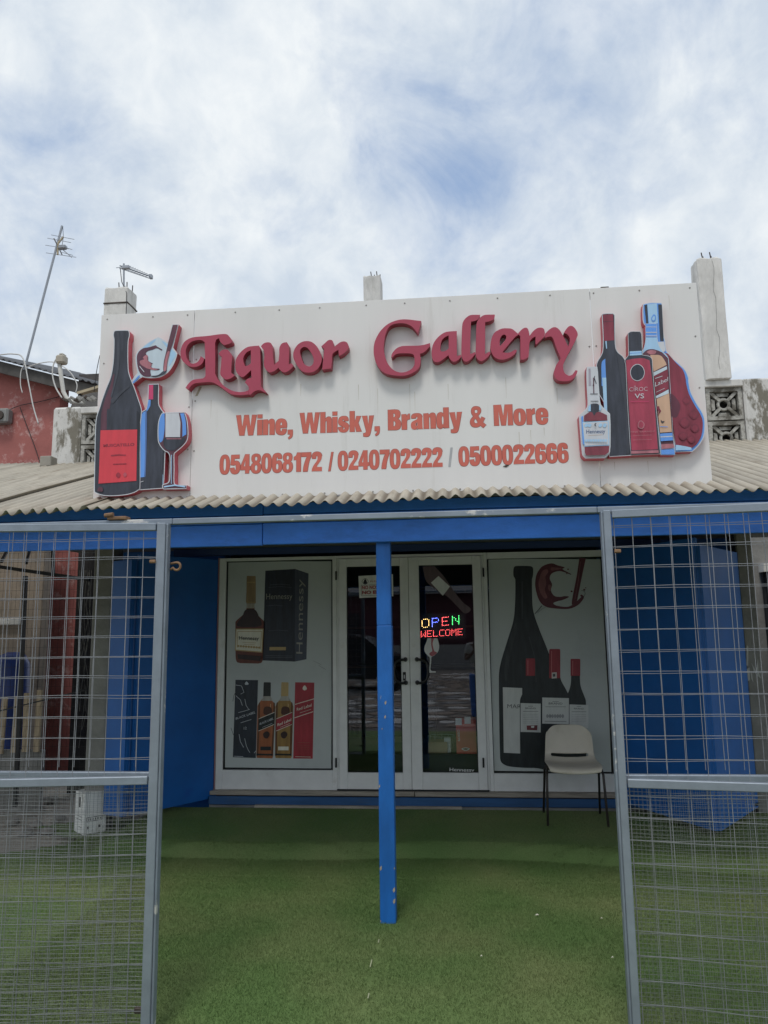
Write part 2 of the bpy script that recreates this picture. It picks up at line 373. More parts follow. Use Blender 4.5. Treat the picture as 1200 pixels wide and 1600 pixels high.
mb.add(vs, fs); tag(mb.build('turf_base', TURF, smooth=True), kind='structure')
# short plastic blades
rng = np.random.default_rng(3)
def blades(n, xr, yr, h):
    x = rng.uniform(*xr, n); y = rng.uniform(*yr, n)
    keep = ~((x < -3.1) & (y > -1.4)); keep &= y < Y1 - 0.01
    keep &= ~((np.abs(x - (-0.45) ) < 0.006 + 0.005*np.sin(y*30)) & (y < -2.55) & (y > -3.35) & (rng.random(n) < 0.75))   # open seam by the post
    keep &= ~((np.abs(y + 1.62 + 0.01*np.sin(x*2)) < 0.006))
    x = x[keep]; y = y[keep]; n = len(x)
    z = np.array([turf_z(a, b) for a, b in zip(x, y)])
    a = rng.uniform(0, 2*np.pi, n); hh = rng.uniform(0.6, 1.15, n) * h; w = 0.0016
    lx = rng.normal(0, .45, n) * h; ly = rng.normal(-.1, .45, n) * h
    co = np.empty((n, 3, 3))
    co[:, 0] = np.stack([x - np.cos(a)*w, y - np.sin(a)*w, z - .002], 1)
    co[:, 1] = np.stack([x + np.cos(a)*w, y + np.sin(a)*w, z - .002], 1)
    co[:, 2] = np.stack([x + lx, y + ly, z + hh], 1)
    return co.reshape(-1, 3)
co = np.concatenate([blades(230000, (-2.2, 1.9), (-4.1, -1.2), 0.014), blades(90000, (-3.3, 3.2), (-1.9, -0.16), 0.013), blades(90000, (-3.6, 3.4), (-4.0, -1.6), 0.014)])
me = bpy.data.meshes.new('turf_blades'); nv = len(co); me.vertices.add(nv); me.vertices.foreach_set('co', co.astype(np.float32).ravel())
me.loops.add(nv); me.loops.foreach_set('vertex_index', np.arange(nv, dtype=np.int32))
me.polygons.add(nv//3); me.polygons.foreach_set('loop_start', np.arange(0, nv, 3, dtype=np.int32)); me.polygons.foreach_set('loop_total', np.full(nv//3, 3, dtype=np.int32))
me.update(calc_edges=True); me.materials.append(TURF)
o = bpy.data.objects.new('artificial_grass', me); C.objects.link(o)
tag(o, 'short green artificial grass blades covering the shop forecourt', 'artificial grass', kind='stuff')
mb = MB(); rr_ = random.Random(3); yy = -2.62
while yy > -3.32:
    l_ = rr_.uniform(.03, .09); x_ = -0.447 + .02*math.sin(yy*5); zz_ = .0125 - min(.09, .16*max(0, -3.1 - yy)**1.6)
    if rr_.random() < .55: mb.add([(x_ - .003, yy, zz_), (x_ + .003, yy, zz_), (x_ + .0035, yy - l_, zz_), (x_ - .002, yy - l_, zz_)], [(0, 3, 2, 1)])
    yy -= l_ + rr_.uniform(.005, .04)
tag(mb.build('turf_seam', mat('seam glue', (.36, .38, .24), .8)), kind='structure')
# paper scraps and leaves lying on the turf
SCRAP = mat('paper scrap', (0.62, 0.60, 0.5), 0.7, var=0.1)
for i, (u, v, what) in enumerate([(839, 1433, 'white paper scrap right of the blue post on the turf'), (752, 1500, 'tiny white fleck below the blue post on the turf'), (940, 1438, 'pale curled scrap beside the right gate on the turf'), (957, 1500, 'thin pale leaf near the foot of the right gate')]):
    g = G(u, v, 0.0); mb = MB(); s = 0.007 if i else 0.012
    mb.add([(-s, 0, 0.002), (0, -s*.5, 0.006), (s, 0, 0.004), (0.2*s, s*.6, 0.009)], [(0, 1, 2, 3)])
    tag(mb.build('litter', SCRAP, loc=(g.x, g.y, turf_z(g.x, g.y)+0.012)), what, 'litter', 'litter on the turf')

# ================================================================ shop building
YW = 0.14                                           # face of the masonry beside the glazing
XL, XR = P(345, 869, 0).x, P(962, 1237, 0).x
ZS, ZT = 0.222, 2.262                               # sill, head of the aluminium frames
b = thing('shop_building', 'small shop building with blue walls under a porch roof', 'building')
bw = MB()
bw.box((-3.32, YW, -0.02), (XL - 0.01, YW + 0.2, 3.19)); bw.box((XR + 0.01, YW, -0.02), (2.5, YW + 0.2, 3.19))
bw.box((XL - 0.01, YW, 2.34), (XR + 0.01, YW + 0.2, 3.19))
bw.build('wall', BLUES, b)
rm = MB()                                            # dark room behind the glass
x0, x1 = XL - 0.01, XR + 0.01
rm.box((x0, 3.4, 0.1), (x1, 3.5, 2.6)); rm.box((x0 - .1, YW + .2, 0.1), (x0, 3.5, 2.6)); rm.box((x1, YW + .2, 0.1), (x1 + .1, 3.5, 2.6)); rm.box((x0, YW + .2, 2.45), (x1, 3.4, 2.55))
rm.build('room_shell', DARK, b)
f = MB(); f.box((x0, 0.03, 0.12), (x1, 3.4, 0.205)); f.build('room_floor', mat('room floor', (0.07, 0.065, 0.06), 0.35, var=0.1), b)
ln = MB(); ln.box((-2.62, -0.03, 2.292), (XR + 0.5, 0.06, 2.352)); ln.build('lintel_beam', mat('dark blue beam', (0.02, 0.05, 0.16), 0.5, var=0.1), b)
# porch ceiling boards
for k in range(9):
    y1_ = 0.12 - k*0.285; c = MB(); c.box((-3.6, y1_ - 0.279, 2.356 + 0.001*(k % 2)), (2.9, y1_, 2.37)); c.build('ceiling_board', DARKW if k < 7 else mat('pale soffit board', (0.19, 0.19, 0.19), 0.7, var=0.1), b)
# sill planks and blue kick board
def plank(name, xa, xb, ya, yb, za, zb, m, par, bv=0.004): MB().bbox((xa, ya, za), (xb, yb, zb), bv).build(name, m, par)
t = thing('door_sill', 'weathered grey and blue timber sill under the glazed shopfront', 'door sill', (0, 0, 0))
plank('plank', XL - 0.03, -0.42, -0.09, 0.10, 0.186, 0.221, WOODG, t); plank('plank', -0.415, XR + 0.03, -0.085, 0.10, 0.184, 0.221, WOODG, t)
plank('kick_board', XL - 0.03, XR + 0.55, -0.112, -0.094, 0.112, 0.182, mat('dusty blue board', (0.02, 0.085, 0.22), 0.6, var=0.2, vscale=7, dirt=(0.12, 0.12, 0.1), dscale=6, dthr=(0.6, 0.8), stretch=(.4, 1, 3)), t)
plank('plank', P(398, 1262, -.13).x, P(722, 1262, -.13).x, -0.15, -0.114, 0.06, 0.118, WOODG, t)
MB().box((XL - .03, -0.09, 0.0), (XR + .55, 0.1, 0.11)).build('base', CONCD, t)

# ---------------------------------------------------------------- glazing helpers
def frame_box(mb, x0, x1, z0, z1, wl, wr, wb, wt_, y0, y1):
    mb.bbox((x0, y0, z0), (x0 + wl, y1, z1), 0.003); mb.bbox((x1 - wr, y0, z0), (x1, y1, z1), 0.003)
    mb.bbox((x0 + wl + 0.0005, y0 + 0.001, z0), (x1 - wr - 0.0005, y1, z0 + wb), 0.003); mb.bbox((x0 + wl + 0.0005, y0 + 0.001, z1 - wt_), (x1 - wr - 0.0005, y1, z1), 0.003)
def px_x(u, v): return P(u, v, 0).x
def px_z(u, v): return P(u, v, 0).z
# dark door glass: tinted, mirror-like at this exposure
def glass_mat():
    m = bpy.data.materials.new('tinted glass'); m.use_nodes = True; nt = m.node_tree; nt.nodes.clear()
    tr = N(nt, 'ShaderNodeBsdfTransparent'); tr.inputs[0].default_value = (0.88, 0.92, 0.94, 1)
    gl = N(nt, 'ShaderNodeBsdfGlossy'); gl.inputs['Color'].default_value = (0.85, 0.9, 1, 1); gl.inputs['Roughness'].default_value = 0.015
    fr = N(nt, 'ShaderNodeFresnel'); fr.inputs[0].default_value = 2.15
    mx = N(nt, 'ShaderNodeMixShader'); gb_ = N(nt, 'ShaderNodeNewGeometry'); iv = N(nt, 'ShaderNodeMath', operation='SUBTRACT'); iv.inputs[0].default_value = 1; L(nt, gb_.outputs['Backfacing'], iv.inputs[1]); ml = N(nt, 'ShaderNodeMath', operation='MULTIPLY'); L(nt, fr.outputs[0], ml.inputs[0]); L(nt, iv.outputs[0], ml.inputs[1]); L(nt, ml.outputs[0], mx.inputs[0]); L(nt, tr.outputs[0], mx.inputs[1]); L(nt, gl.outputs[0], mx.inputs[2])
    out = N(nt, 'ShaderNodeOutputMaterial'); L(nt, mx.outputs[0], out.inputs[0]); return m
GLASS = glass_mat()
POSTER = mat('poster film', (0.53, 0.56, 0.555), 0.2, var=0.03, vscale=1.2, dirt=(0.44, 0.47, 0.47), dscale=2, dthr=(0.5, 0.8))
PINK = mat('pink edge strip', (0.42, 0.25, 0.27), 0.6, var=0.1)

# ---------------------------------------------------------------- left shop window
sx0, sx1 = px_x(521, 1040), px_x(349.5, 1040)
JL = px_x(527, 1040)                                 # window frame / door frame joint
wl_ = thing('shop_window', 'left shop window covered by a poster of cognac and whisky bottles', 'shop window', (0, 0, 0), 'shop windows')
mb = MB(); pz0, pz1 = px_z(430, 1202.5), px_z(430, 876)
frame_box(mb, XL, JL, ZS, ZT, px_x(352, 1040) - XL, JL - px_x(520.5, 1040), pz0 - ZS, ZT - pz1, -0.03, 0.04); mb.build('frame', ALU, wl_)
MB().box((XL - 0.012, -0.034, ZS), (XL - 0.001, 0.05, ZT + .004)).build('edge_strip', PINK, wl_)
gx0, gx1 = px_x(352, 1040) + .0005, px_x(520.5, 1040) - .0005
mb = MB(); frame_box(mb, gx0, gx1, pz0 + .0005, pz1 - .0005, 0.012, 0.012, 0.012, 0.008, -0.012, 0.03); mb.build('rubber_seal', RUB, wl_)
MB().box((gx0 + .012, 0.0, pz0 + .012), (gx1 - .012, 0.008, pz1 - .008)).build('window_pane', GLASS, wl_)
YP = -0.004
po = MB(); po.plate(XZ([(356.5, 877.5), (519.5, 877), (517.5, 1201), (351.5, 1199)], YP), YP, 0.002); po = po.build('poster', POSTER, wl_)
def K(pts): return [(330 + p[0]*0.25619, 850 + p[1]*0.25625) + tuple(p[2:]) for p in pts]
Q = lambda x, y: (330 + x*0.25619, 850 + y*0.25625)
COG = pr('cognac', (0.15, 0.035, 0.02)); GOLD = pr('gold', (0.5, 0.35, 0.15)); CREAM = pr('cream', (0.78, 0.74, 0.62)); INK = pr('ink', (0.012, 0.014, 0.02))
NAVY = pr('navy', (0.018, 0.024, 0.04)); NAVYL = pr('navy side', (0.055, 0.065, 0.095)); SILV = pr('silver', (0.55, 0.58, 0.62)); COGD = pr('cognac dark', (0.03, 0.01, 0.01)); BRONZE = pr('bronze', (0.3, 0.2, 0.1))
# bottle with cream label
p = Print(YP); 
p.shape(prof(Q(244, 195), Q(232, 728), [(0, 6.6), (0.30, 7.2), (0.305, 6.0), (0.38, 6.6), (0.43, 9.5), (0.52, 22.3), (0.56, 23), (0.93, 21.5), (0.985, 19.5), (1.0, 14)], corners=(1, 2)), COG)
p.shape(prof(Q(244, 195), Q(243, 362), [(0, 6.8), (0.2, 7.2), (1, 7.4)]), BRONZE)
for q in (232, 236, 355): p.line([Q(218, q), Q(270, q)], 0.7, GOLD)
p.shape(K([(218, 362), (266, 362), (262, 392), (214, 392)]), pr('neck glass', (0.4, 0.35, 0.28)))
p.shape(smooth(K([(212, 400), (265, 400), (290, 440), (300, 500), (160, 500), (190, 440)])), COGD)
p.shape(K([(150, 516), (320, 516), (311, 663), (145, 650)]), GOLD); p.shape(K([(155, 522), (314, 522), (306, 656), (150, 644)]), CREAM)
p.line([Q(162, 533), Q(308, 533)], 0.8, GOLD); p.line([Q(162, 533), Q(158, 632)], 0.8, GOLD); p.line([Q(308, 533), Q(300, 642)], 0.8, GOLD)
for k in range(9): p.shape(smooth([(Q(165+k*16, 622+k*1.2)[0] + a*2.1, Q(165+k*16, 622+k*1.2)[1] + c*1.8) for a, c in ((-1, 0), (0, -1), (1, 0), (0, 1))], 3), GOLD)
p.text('Hennessy', Q(170, 583), Q(290, 587), 5.6, INK, off=0.008); p.line([Q(190, 600), Q(275, 603)], 0.5, GOLD); p.line([Q(200, 612), Q(265, 614)], 0.5, GOLD)
p.shape(K([(160, 672), (304, 684), (298, 714), (165, 700)]), COGD)
p.build('printed_bottle', po, 'cognac bottle with cream label')
p = Print(YP)
p.shape(K([(330, 163), (512, 152), (510, 717), (314, 710)]), NAVY); p.shape(K([(512, 152), (594, 180), (581, 703), (510, 717)]), NAVYL)
p.text('Hennessy', Q(335, 337), Q(495, 335), 8.6, pr('dim gold', (.30,.29,.26)), off=0.004)
p.text('Hennessy', Q(556, 670), Q(563, 215), 9.5, pr('dim gold', (.3,)*3), up=(-1, -0.05), off=-0.004)
p.shape(K([(356, 628), (456, 628), (455, 648), (355, 648)]), GOLD)
for q, (a, c) in zip((250, 265, 378, 530), ((360, 480), (350, 490), (335, 440), (350, 470))):
    p.line([Q(a, q), Q((a+c)/2, q-5), Q(c, q)], 0.6, pr('navy line', (0.09, 0.10, 0.13)))
for q in (680, 690): p.line([Q(330, q), Q(495, q+3)], 0.5, pr('navy line2', (0.12, 0.12, 0.14)))
p.build('printed_carton', po, 'tall dark blue carton')
p = Print(YP)
p.shape(K([(148, 828), (286, 830), (272, 1305), (132, 1300)]), NAVY)
for pts in ([(150, 860), (185, 865), (200, 905), (180, 915)], [(150, 925), (178, 950), (190, 985)], [(205, 945), (213, 985), (230, 1010)], [(170, 1160), (178, 1205), (198, 1240)], [(204, 1185), (214, 1230), (225, 1255), (236, 1272)], [(262, 1275), (272, 1262)], [(165, 1028), (205, 1018), (235, 1008)], [(180, 1090), (245, 1070)]): p.line(K(pts), 0.7, SILV)
p.text('BLACK LABEL', Q(150, 1072), Q(270, 1032), 3.6, SILV, off=0.01); p.text('12', Q(199, 1132), Q(216, 1130), 4, SILV); p.shape(smooth(K([(205, 852), (215, 838), (228, 852), (222, 858), (208, 858)]), 3), SILV); p.line([Q(138, 1294), Q(195, 1296)], 0.7, SILV)
p.build('printed_carton', po, 'black whisky carton with slanted lettering')
AMB = pr('amber red', (0.36, 0.11, 0.04)); AMBY = pr('amber', (.33,.19,.055)); BLK = pr('black', (0.014, 0.017, 0.018)); WRED = pr('whisky red', (0.36, 0.03, 0.045)); PALE = pr('pale', (0.75, 0.68, 0.58))
def whisky(cx0, cx1, capm, liq, lab, name, t1, lm):
    p = Print(YP); w = 13.6
    p.shape(prof(Q(cx0, 843), Q(cx1, 1306), [(0, 5.2), (0.18, 5.6), (0.2, 5.0), (0.25, 9.5), (0.31, w), (0.36, w + .2), (0.96, w - .5), (1.0, w - 1.4)], corners=(1, 2)), liq)
    p.shape(prof(Q(cx0, 843), Q(cx0 - 2, 928), [(0, 5.0), (0.08, 5.6), (1, 5.8)]), capm)
    for s_ in (-1, 1): p.shape(smooth(K([(cx0-3+s_*50, 975), (cx0-3+s_*41, 965), (cx0-7+s_*40, 1120), (cx1+s_*40, 1290), (cx1+s_*49, 1290), (cx0-7+s_*51, 1120)]), 3), pr('amber edge', (.13, .05, .02)))
    p.line(K([(cx0+20, 975), (cx0+18, 1030)]), 1.0, pr('amber glint', (.62, .42, .22)))
    p.shape(K([(cx0-20, 928), (cx0+20, 928), (cx0+34, 956), (cx0-36, 956)]), pr('clear glass', (0.4, 0.38, 0.34)))
    p.shape(smooth(K([(cx0-20, 1000), (cx0, 990), (cx0+25, 1000), (cx0+25, 1035), (cx0-20, 1040)]), 3), pr('liq dark', (0.07, 0.02, 0.012)))
    p.shape(K([(cx0-52, 1068), (cx0+44, 1028), (cx0+42, 1100), (cx0-55, 1140)]), lab)
    p.line(K([(cx0-52, 1066), (cx0+44, 1026)]), 0.9, PALE); p.line(K([(cx0-54, 1140), (cx0+42, 1100)]), 0.9, PALE)
    p.text(t1, Q(cx0-46, 1112 if t1[0] == 'R' else 1104), Q(cx0+38, 1078 if t1[0] == 'R' else 1070), 4.4 if t1[0] == 'R' else 3.4, lm, off=0.012)
    p.line(K([(cx0-30, 1118), (cx0+30, 1094)]), 0.5, lm)
    p.shape(smooth(K([(cx0-25, 1155), (cx0, 1142), (cx0+15, 1160), (cx0, 1185), (cx0-20, 1180)]), 3), pr('seal', (0.035, 0.012, 0.012)))
    p.shape(K([(cx0-42, 1235), (cx0+22, 1235), (cx0+22, 1258), (cx0-42, 1258)]), lm if t1[0] == 'R' else INK)
    p.shape(K([(cx1-50, 1278), (cx1+50, 1280), (cx1+49, 1290), (cx1-51, 1288)]), BLK)
    p.build('printed_bottle', po, name)
whisky(342, 326, BLK, AMB, BLK, 'whisky bottle with black slanted label', 'BLACK LABEL', SILV)
whisky(450, 440, GOLD, AMBY, WRED, 'whisky bottle with red slanted label', 'Red Label', CREAM)
p = Print(YP)
p.shape(K([(512, 843), (629, 845), (619, 1309), (500, 1308)]), WRED); p.line(K([(512, 978), (627, 944)]), 1.1, PALE); p.line(K([(508, 1060), (622, 1022)]), 1.1, PALE)
p.text('Red Label', Q(522, 1018), Q(612, 990), 4.6, PALE, off=0.01); p.line(K([(540, 1030), (608, 1008)]), 0.5, PALE)
p.shape(smooth(K([(558, 885), (560, 872), (570, 862), (580, 872), (583, 885), (570, 893)]), 3), PALE)
for q in (1210, 1226, 1238, 1250): p.line([Q(525, q), Q(600, q+1)], 0.45, pr('rust print', (0.26, 0.11, 0.07)))
p.line([Q(512, 1297), Q(608, 1299)], 0.6, PALE); p.build('printed_carton', po, 'red whisky carton')
p = Print(YP - .0004); p.line(K([(620, 712), (645, 722), (672, 738)]), 0.8, pr('scuff', (0.32, 0.34, 0.34))); p.line(K([(655, 740), (700, 766)]), 0.8, pr('scuff', (0.3,)*3)); p.line(K([(150, 900), (138, 925), (132, 960)]), 0.8, pr('tear', (0.1, 0.11, 0.11))); p.line(K([(120, 1120), (136, 1165)]), 0.8, pr('tear', (.1,)*3)); p.build('scratches', po)

# ---------------------------------------------------------------- right shop window
JR = px_x(760, 1040)
wr_ = thing('shop_window', 'right shop window covered by a poster of red wine bottles behind the chair', 'shop window', (0, 0, 0), 'shop windows')
mb = MB(); qx0, qx1 = px_x(765.8, 1040), px_x(950, 1040); qz0, qz1 = px_z(860, 1208), px_z(860, 871.5)
frame_box(mb, JR, XR, ZS, ZT, qx0 - JR, XR - qx1, qz0 - ZS, ZT - qz1, -0.03, 0.04); mb.build('frame', ALU, wr_)
mb = MB(); frame_box(mb, qx0 + .0005, qx1 - .0005, qz0 + .0005, qz1 - .0005, 0.005, 0.014, 0.010, 0.004, -0.012, 0.03); mb.build('rubber_seal', RUB, wr_)
MB().box((qx0 + .006, 0.0, qz0 + .011), (qx1 - .015, 0.008, qz1 - .005)).build('window_pane', GLASS, wr_)
pq = MB(); pq.plate(XZ([(763, 872.8), (941.5, 874), (955.3, 1206), (771, 1204.5)], YP), YP, 0.002); pq = pq.build('poster', POSTER, wr_)
S = 0.30833
def K(pts): return [(600 + p[0]*S, 850 + p[1]*S) + tuple(p[2:]) for p in pts]
Q = lambda x, y: (600 + x*S, 850 + y*S)
WINEB = pr('wine glass black', (0.018, 0.023, 0.028)); WINED = pr('wine shade', (0.03, 0.035, 0.04)); LABW = pr('label grey', (0.6, 0.61, 0.59)); CAPR = pr('capsule red', (0.3, 0.03, 0.045)); WSPL = pr('splash wine', (0.12, 0.025, 0.04)); LGR = pr('label ink', (0.08, 0.085, 0.09))
p = Print(YP)
p.shape(smooth(K([(668, 112), (740, 112), (755, 122), (755, 160), (750, 180), (752, 300), (762, 360), (790, 440), (830, 540), (862, 640), (872, 760), (878, 1125), (760, 1135), (640, 1128), (598, 1110), (588, 1075), (582, 680), (592, 600), (625, 490), (655, 390), (664, 300), (665, 180), (656, 160), (657, 122)])), WINEB)
p.shape(smooth(K([(640, 470), (668, 400), (672, 440), (640, 560), (622, 690), (612, 690), (615, 590)])), WINED)
p.shape(K([(602, 726), (700, 730), (700, 1062), (607, 1058)]), LABW); p.line([Q(735, 470), Q(760, 560), Q(772, 700)], 1.0, pr('bottle sheen', (.05, .055, .065))); p.line([Q(700, 190), Q(700, 380)], 1.6, pr('bottle sheen', (.05,)*3)); p.text('MARL', Q(625, 832), Q(712, 834), 6.2, LGR, off=-0.005)
p.build('printed_bottle', pq, 'tall dark wine bottle')
p = Print(YP)
p.shape(smooth(K([(812, 108), (850, 98), (880, 108), (915, 118), (905, 128), (945, 150), (948, 156), (905, 140), (880, 138), (850, 150), (840, 175), (852, 205), (846, 235), (862, 262), (890, 268), (915, 264), (938, 268), (905, 284), (880, 290), (858, 300), (875, 312), (930, 318), (965, 300), (1008, 262), (1012, 275), (985, 308), (940, 328), (880, 328), (820, 318), (786, 285), (767, 220), (770, 165), (788, 128)])), WSPL)
p.shape(smooth(K([(990, 72, 1), (1023, 72, 1), (1004, 160), (988, 240), (975, 296), (952, 306), (958, 255), (975, 170)])), WSPL)
p.shape(smooth(K([(800, 140), (825, 128), (832, 142), (818, 165), (822, 200), (815, 235), (828, 270), (812, 275), (790, 240), (784, 195)])), pr('splash light', (.26, .10, .11)))
p.shape(smooth(K([(850, 118), (900, 124), (880, 130), (850, 134)])), pr('splash light', (.26,)*3)); p.shape(smooth(K([(835, 205), (848, 215), (842, 240), (832, 225)])), pr('splash light', (.26,)*3)); p.line(K([(996, 90), (985, 180), (968, 280)]), 0.9, pr('splash light', (.26,)*3))
p.line(K([(764, 354), (785, 332), (800, 312)]), 1.2, LGR); p.line(K([(776, 350), (800, 330), (822, 318)]), 1.0, pr('glass line', (.3, .31, .32))); p.line(K([(1000, 235), (1016, 240), (1020, 252), (1008, 275)]), 0.7, LGR)
for (a, c, r_) in ((950, 240, 5), (1014, 232, 5), (1000, 262, 6), (932, 128, 4), (926, 150, 3), (965, 236, 3), (1022, 222, 3), (870, 285, 4)): p.shape(smooth(K([(a, c-r_), (a+r_*1.4, c), (a, c+r_), (a-r_, c)]), 3), WSPL)
p.build('printed_splash', pq, 'wine swirling in a tilted glass')
def wine(cx, top, bot, w, capb, neck, lab, name, brand):
    p = Print(YP - 0.0022 if cx in (742, 865) else YP - 0.0012)
    x0, y0, x1, y1, ti = lab; H = bot - top
    p.shape(prof(Q(cx, top), Q(cx + 2, bot), [(0, neck*.92), (0.02, neck), (0.2, neck), (0.27, neck*1.25), (0.35, w*.85), (0.40, w), (0.9, w), (1, w*.96)]), WINEB)
    p.shape(prof(Q(cx, top), Q(cx, capb), [(0, neck*.95), (0.05, neck*1.08), (1, neck*1.08)]), CAPR)
    p.line([Q(cx - neck/S*.6, top + 10), Q(cx - neck/S*.6, capb - 4)], 0.8, pr('cap light', (0.6, 0.18, 0.18)))
    p.shape(K([(x0, y0), (x1, y0+3), (x1, y1+3), (x0, y1)]), LABW)
    p.text('BRAND', Q(x0 + (x1-x0)*.24, ti), Q(x0 + (x1-x0)*.76, ti + 1), 3.1 if cx == 865 else 2.4, LGR, off=0.006)
    p.line([Q(x0 + (x1-x0)*.38, ti - 14), Q(x0 + (x1-x0)*.62, ti - 14)], 0.6, LGR); p.line([Q(x0 + (x1-x0)*.12, ti + 12), Q(x1 - (x1-x0)*.12, ti + 12)], 0.6, LGR)
    if cx == 865:
        for k in range(7): p.shape(smooth([(Q(828+k*13, 868 + 10*abs(k-3)/3)[0] + a*2.2, Q(828+k*13, 872)[1] + c*3.2) for a, c in ((-1, 0), (0, -1), (1, 0), (0, 1))], 3), pr('crest', (0.3, 0.31, 0.31)))
        p.line([Q(815, 898), Q(925, 900)], 0.6, LGR)
    else:
        for k in range(6 if cx < 800 else 5): p.line([Q(x0 + 12, ti + 26 + k*9), Q(x1 - 12, ti + 27 + k*9)], 0.5, pr('label lines', (0.36, 0.37, 0.37)))
        if cx < 800: p.shape(K([(723, 920), (778, 918), (776, 944), (724, 942)]), pr('qty red', (0.16, 0.03, 0.04))); p.shape(K([(745, 922), (762, 921), (760, 932), (746, 931)]), LABW)
    p.build('printed_bottle', pq, name)
wine(970, 582, 1125, 16.2, 668, 7.0, (940, 813, 1036, 930, 838), 'small wine bottle partly behind the chair', 'B')
wine(865, 532, 1125, 21.0, 680, 8.0, (802, 778, 937, 910, 813), 'middle wine bottle, tallest of the three', 'B')
wine(742, 580, 1120, 16.6, 668, 6.6, (692, 806, 794, 952, 836), 'left small wine bottle with red mark on its label', 'B')
p = Print(YP - .003); p.shape(K([(848, 652), (875, 650), (876, 680), (850, 682)]), pr('tag', (0.6, 0.57, 0.54))); p.shape(K([(855, 658), (868, 657), (868, 672), (856, 673)]), LGR); p.build('neck_tag', pq)

# ---------------------------------------------------------------- double door
def door(xa, xb, ga, gb, gt, gb_z, label, hinge_left):
    d = thing('glass_door', label, 'door', ((xa + xb)/2, 0, ZS), 'shop door leaves')
    cx = (xa + xb)/2
    mb = MB(); frame_box(mb, xa - cx, xb - cx, 0.012, ZT - ZS - 0.028, ga - xa, xb - gb, gb_z - ZS - 0.012, ZT - 0.028 - gt, -0.045, 0.0)
    mb.build('frame', ALU, d)
    mb = MB(); frame_box(mb, ga - cx + .0005, gb - cx - .0005, gb_z - ZS + .0005, gt - ZS - .0005, .006, .006, .006, .006, -0.034, -0.004); mb.build('rubber_seal', RUB, d)
    MB().box((ga - cx + .0065, -0.022, gb_z - ZS + .0065), (gb - cx - .0065, -0.016, gt - ZS - .0065)).build('door_pane', GLASS, d)
    return d
DS = px_x(641, 1040)
gt_, gb2 = px_z(600, 885), px_z(600, 1206)
dl = door(JL + 0.022, DS - 0.0015, px_x(543.3, 1040), px_x(627.5, 1040), gt_, gb2, 'left leaf of the white glazed shop door, behind the blue post', True)
dr = door(DS + 0.0015, JR - 0.022, px_x(657.5, 1040), px_x(742.5, 1040), px_z(700, 883), px_z(700, 1206), 'right leaf of the white glazed shop door with glowing sign inside', False)
for d, hx in ((dl, px_x(627.5, 1040) + 0.062), (dr, px_x(657.5, 1040) - 0.02)):
    cx = d.location.x
    zt, zb = px_z(640, 1030) - ZS, px_z(640, 1066) - ZS
    s = -1 if d is dl else 1
    hxx = (px_x(628, 1040) + 0.035 if d is dl else px_x(652, 1040)) - cx
    mb = MB(); pts = [(hxx, -0.045, zt), (hxx, -0.085, zt), (hxx + s*.045, -0.10, zt - .004), (hxx + s*.085, -0.10, zt - .03), (hxx + s*.098, -0.10, (zt+zb)/2), (hxx + s*.085, -0.10, zb + .03), (hxx + s*.045, -0.10, zb + .002), (hxx, -0.085, zb), (hxx, -0.045, zb)]
    sp = []
    for i in range(len(pts)-1):
        a, b_ = Vector(pts[i]), Vector(pts[i+1]); p0 = Vector(pts[max(0, i-1)]); p3 = Vector(pts[min(len(pts)-1, i+2)])
        for k in range(4):
            tt = k/4; sp.append(0.5*((2*a) + (b_-p0)*tt + (2*p0-5*a+4*b_-p3)*tt**2 + (3*a-p0-3*b_+p3)*tt**3))
    sp.append(Vector(pts[-1])); mb.tube(sp, 0.0115, 10); h = mb.build('handle', HAND, d, smooth=True)
    for z in (zt, zb): MB().lathe([(0.019, 0), (0.019, 0.008), (0.012, 0.012)], (0, 0, 0), 14).build('handle_mount', HAND, h, loc=(hxx, -0.045, z)).rotation_euler = (R(90), 0, 0)
mb = MB(); kx = px_x(632.5, 1056) - dl.location.x; kz = px_z(632, 1056) - ZS
mb.bbox((kx - .013, -0.052, kz - .036), (kx + .013, -0.0455, kz + .036), .003); k_ = mb.build('lock_plate', HAND, dl)
MB().bbox((kx - .006, -0.056, kz - .02), (kx + .006, -0.0525, kz + .012), .002).build('cylinder', mat('steel lock', (0.5, 0.5, 0.5), 0.3, 0.8), k_)
MB().box((px_x(528, 1200) - dl.location.x, -0.05, 0.0005), (DS - dl.location.x - .001, -0.02, 0.011)).build('bottom_seal', RUB, dl); MB().box((DS - dr.location.x + .001, -0.05, 0.0005), (JR - .01 - dr.location.x, -0.02, 0.011)).build('bottom_seal', RUB, dr)
for d, u in ((dl, 526.6), (dr, 755)):
    for v in (900 if d is dl else 895, 1190): 
        c = P(u, v, 0); MB().tube([(c.x - d.location.x, -0.055, c.z - ZS - .04), (c.x - d.location.x, -0.055, c.z - ZS + .04)], 0.008, 8).build('hinge', HAND, d)
j = thing('door_frame', 'white aluminium frame around the double shop door', 'door frame', (0, 0, 0))
MB().bbox((JL + .001, -0.028, ZS), (JL + 0.020, 0.04, ZT - .027), .002).build('jamb', ALU, j); MB().bbox((JR - 0.020, -0.028, ZS), (JR - .001, 0.04, ZT - .027), .002).build('jamb', ALU, j)
MB().bbox((JL + .001, -0.028, ZT - .025), (JR - .001, 0.04, ZT), .002).build('head', ALU, j)
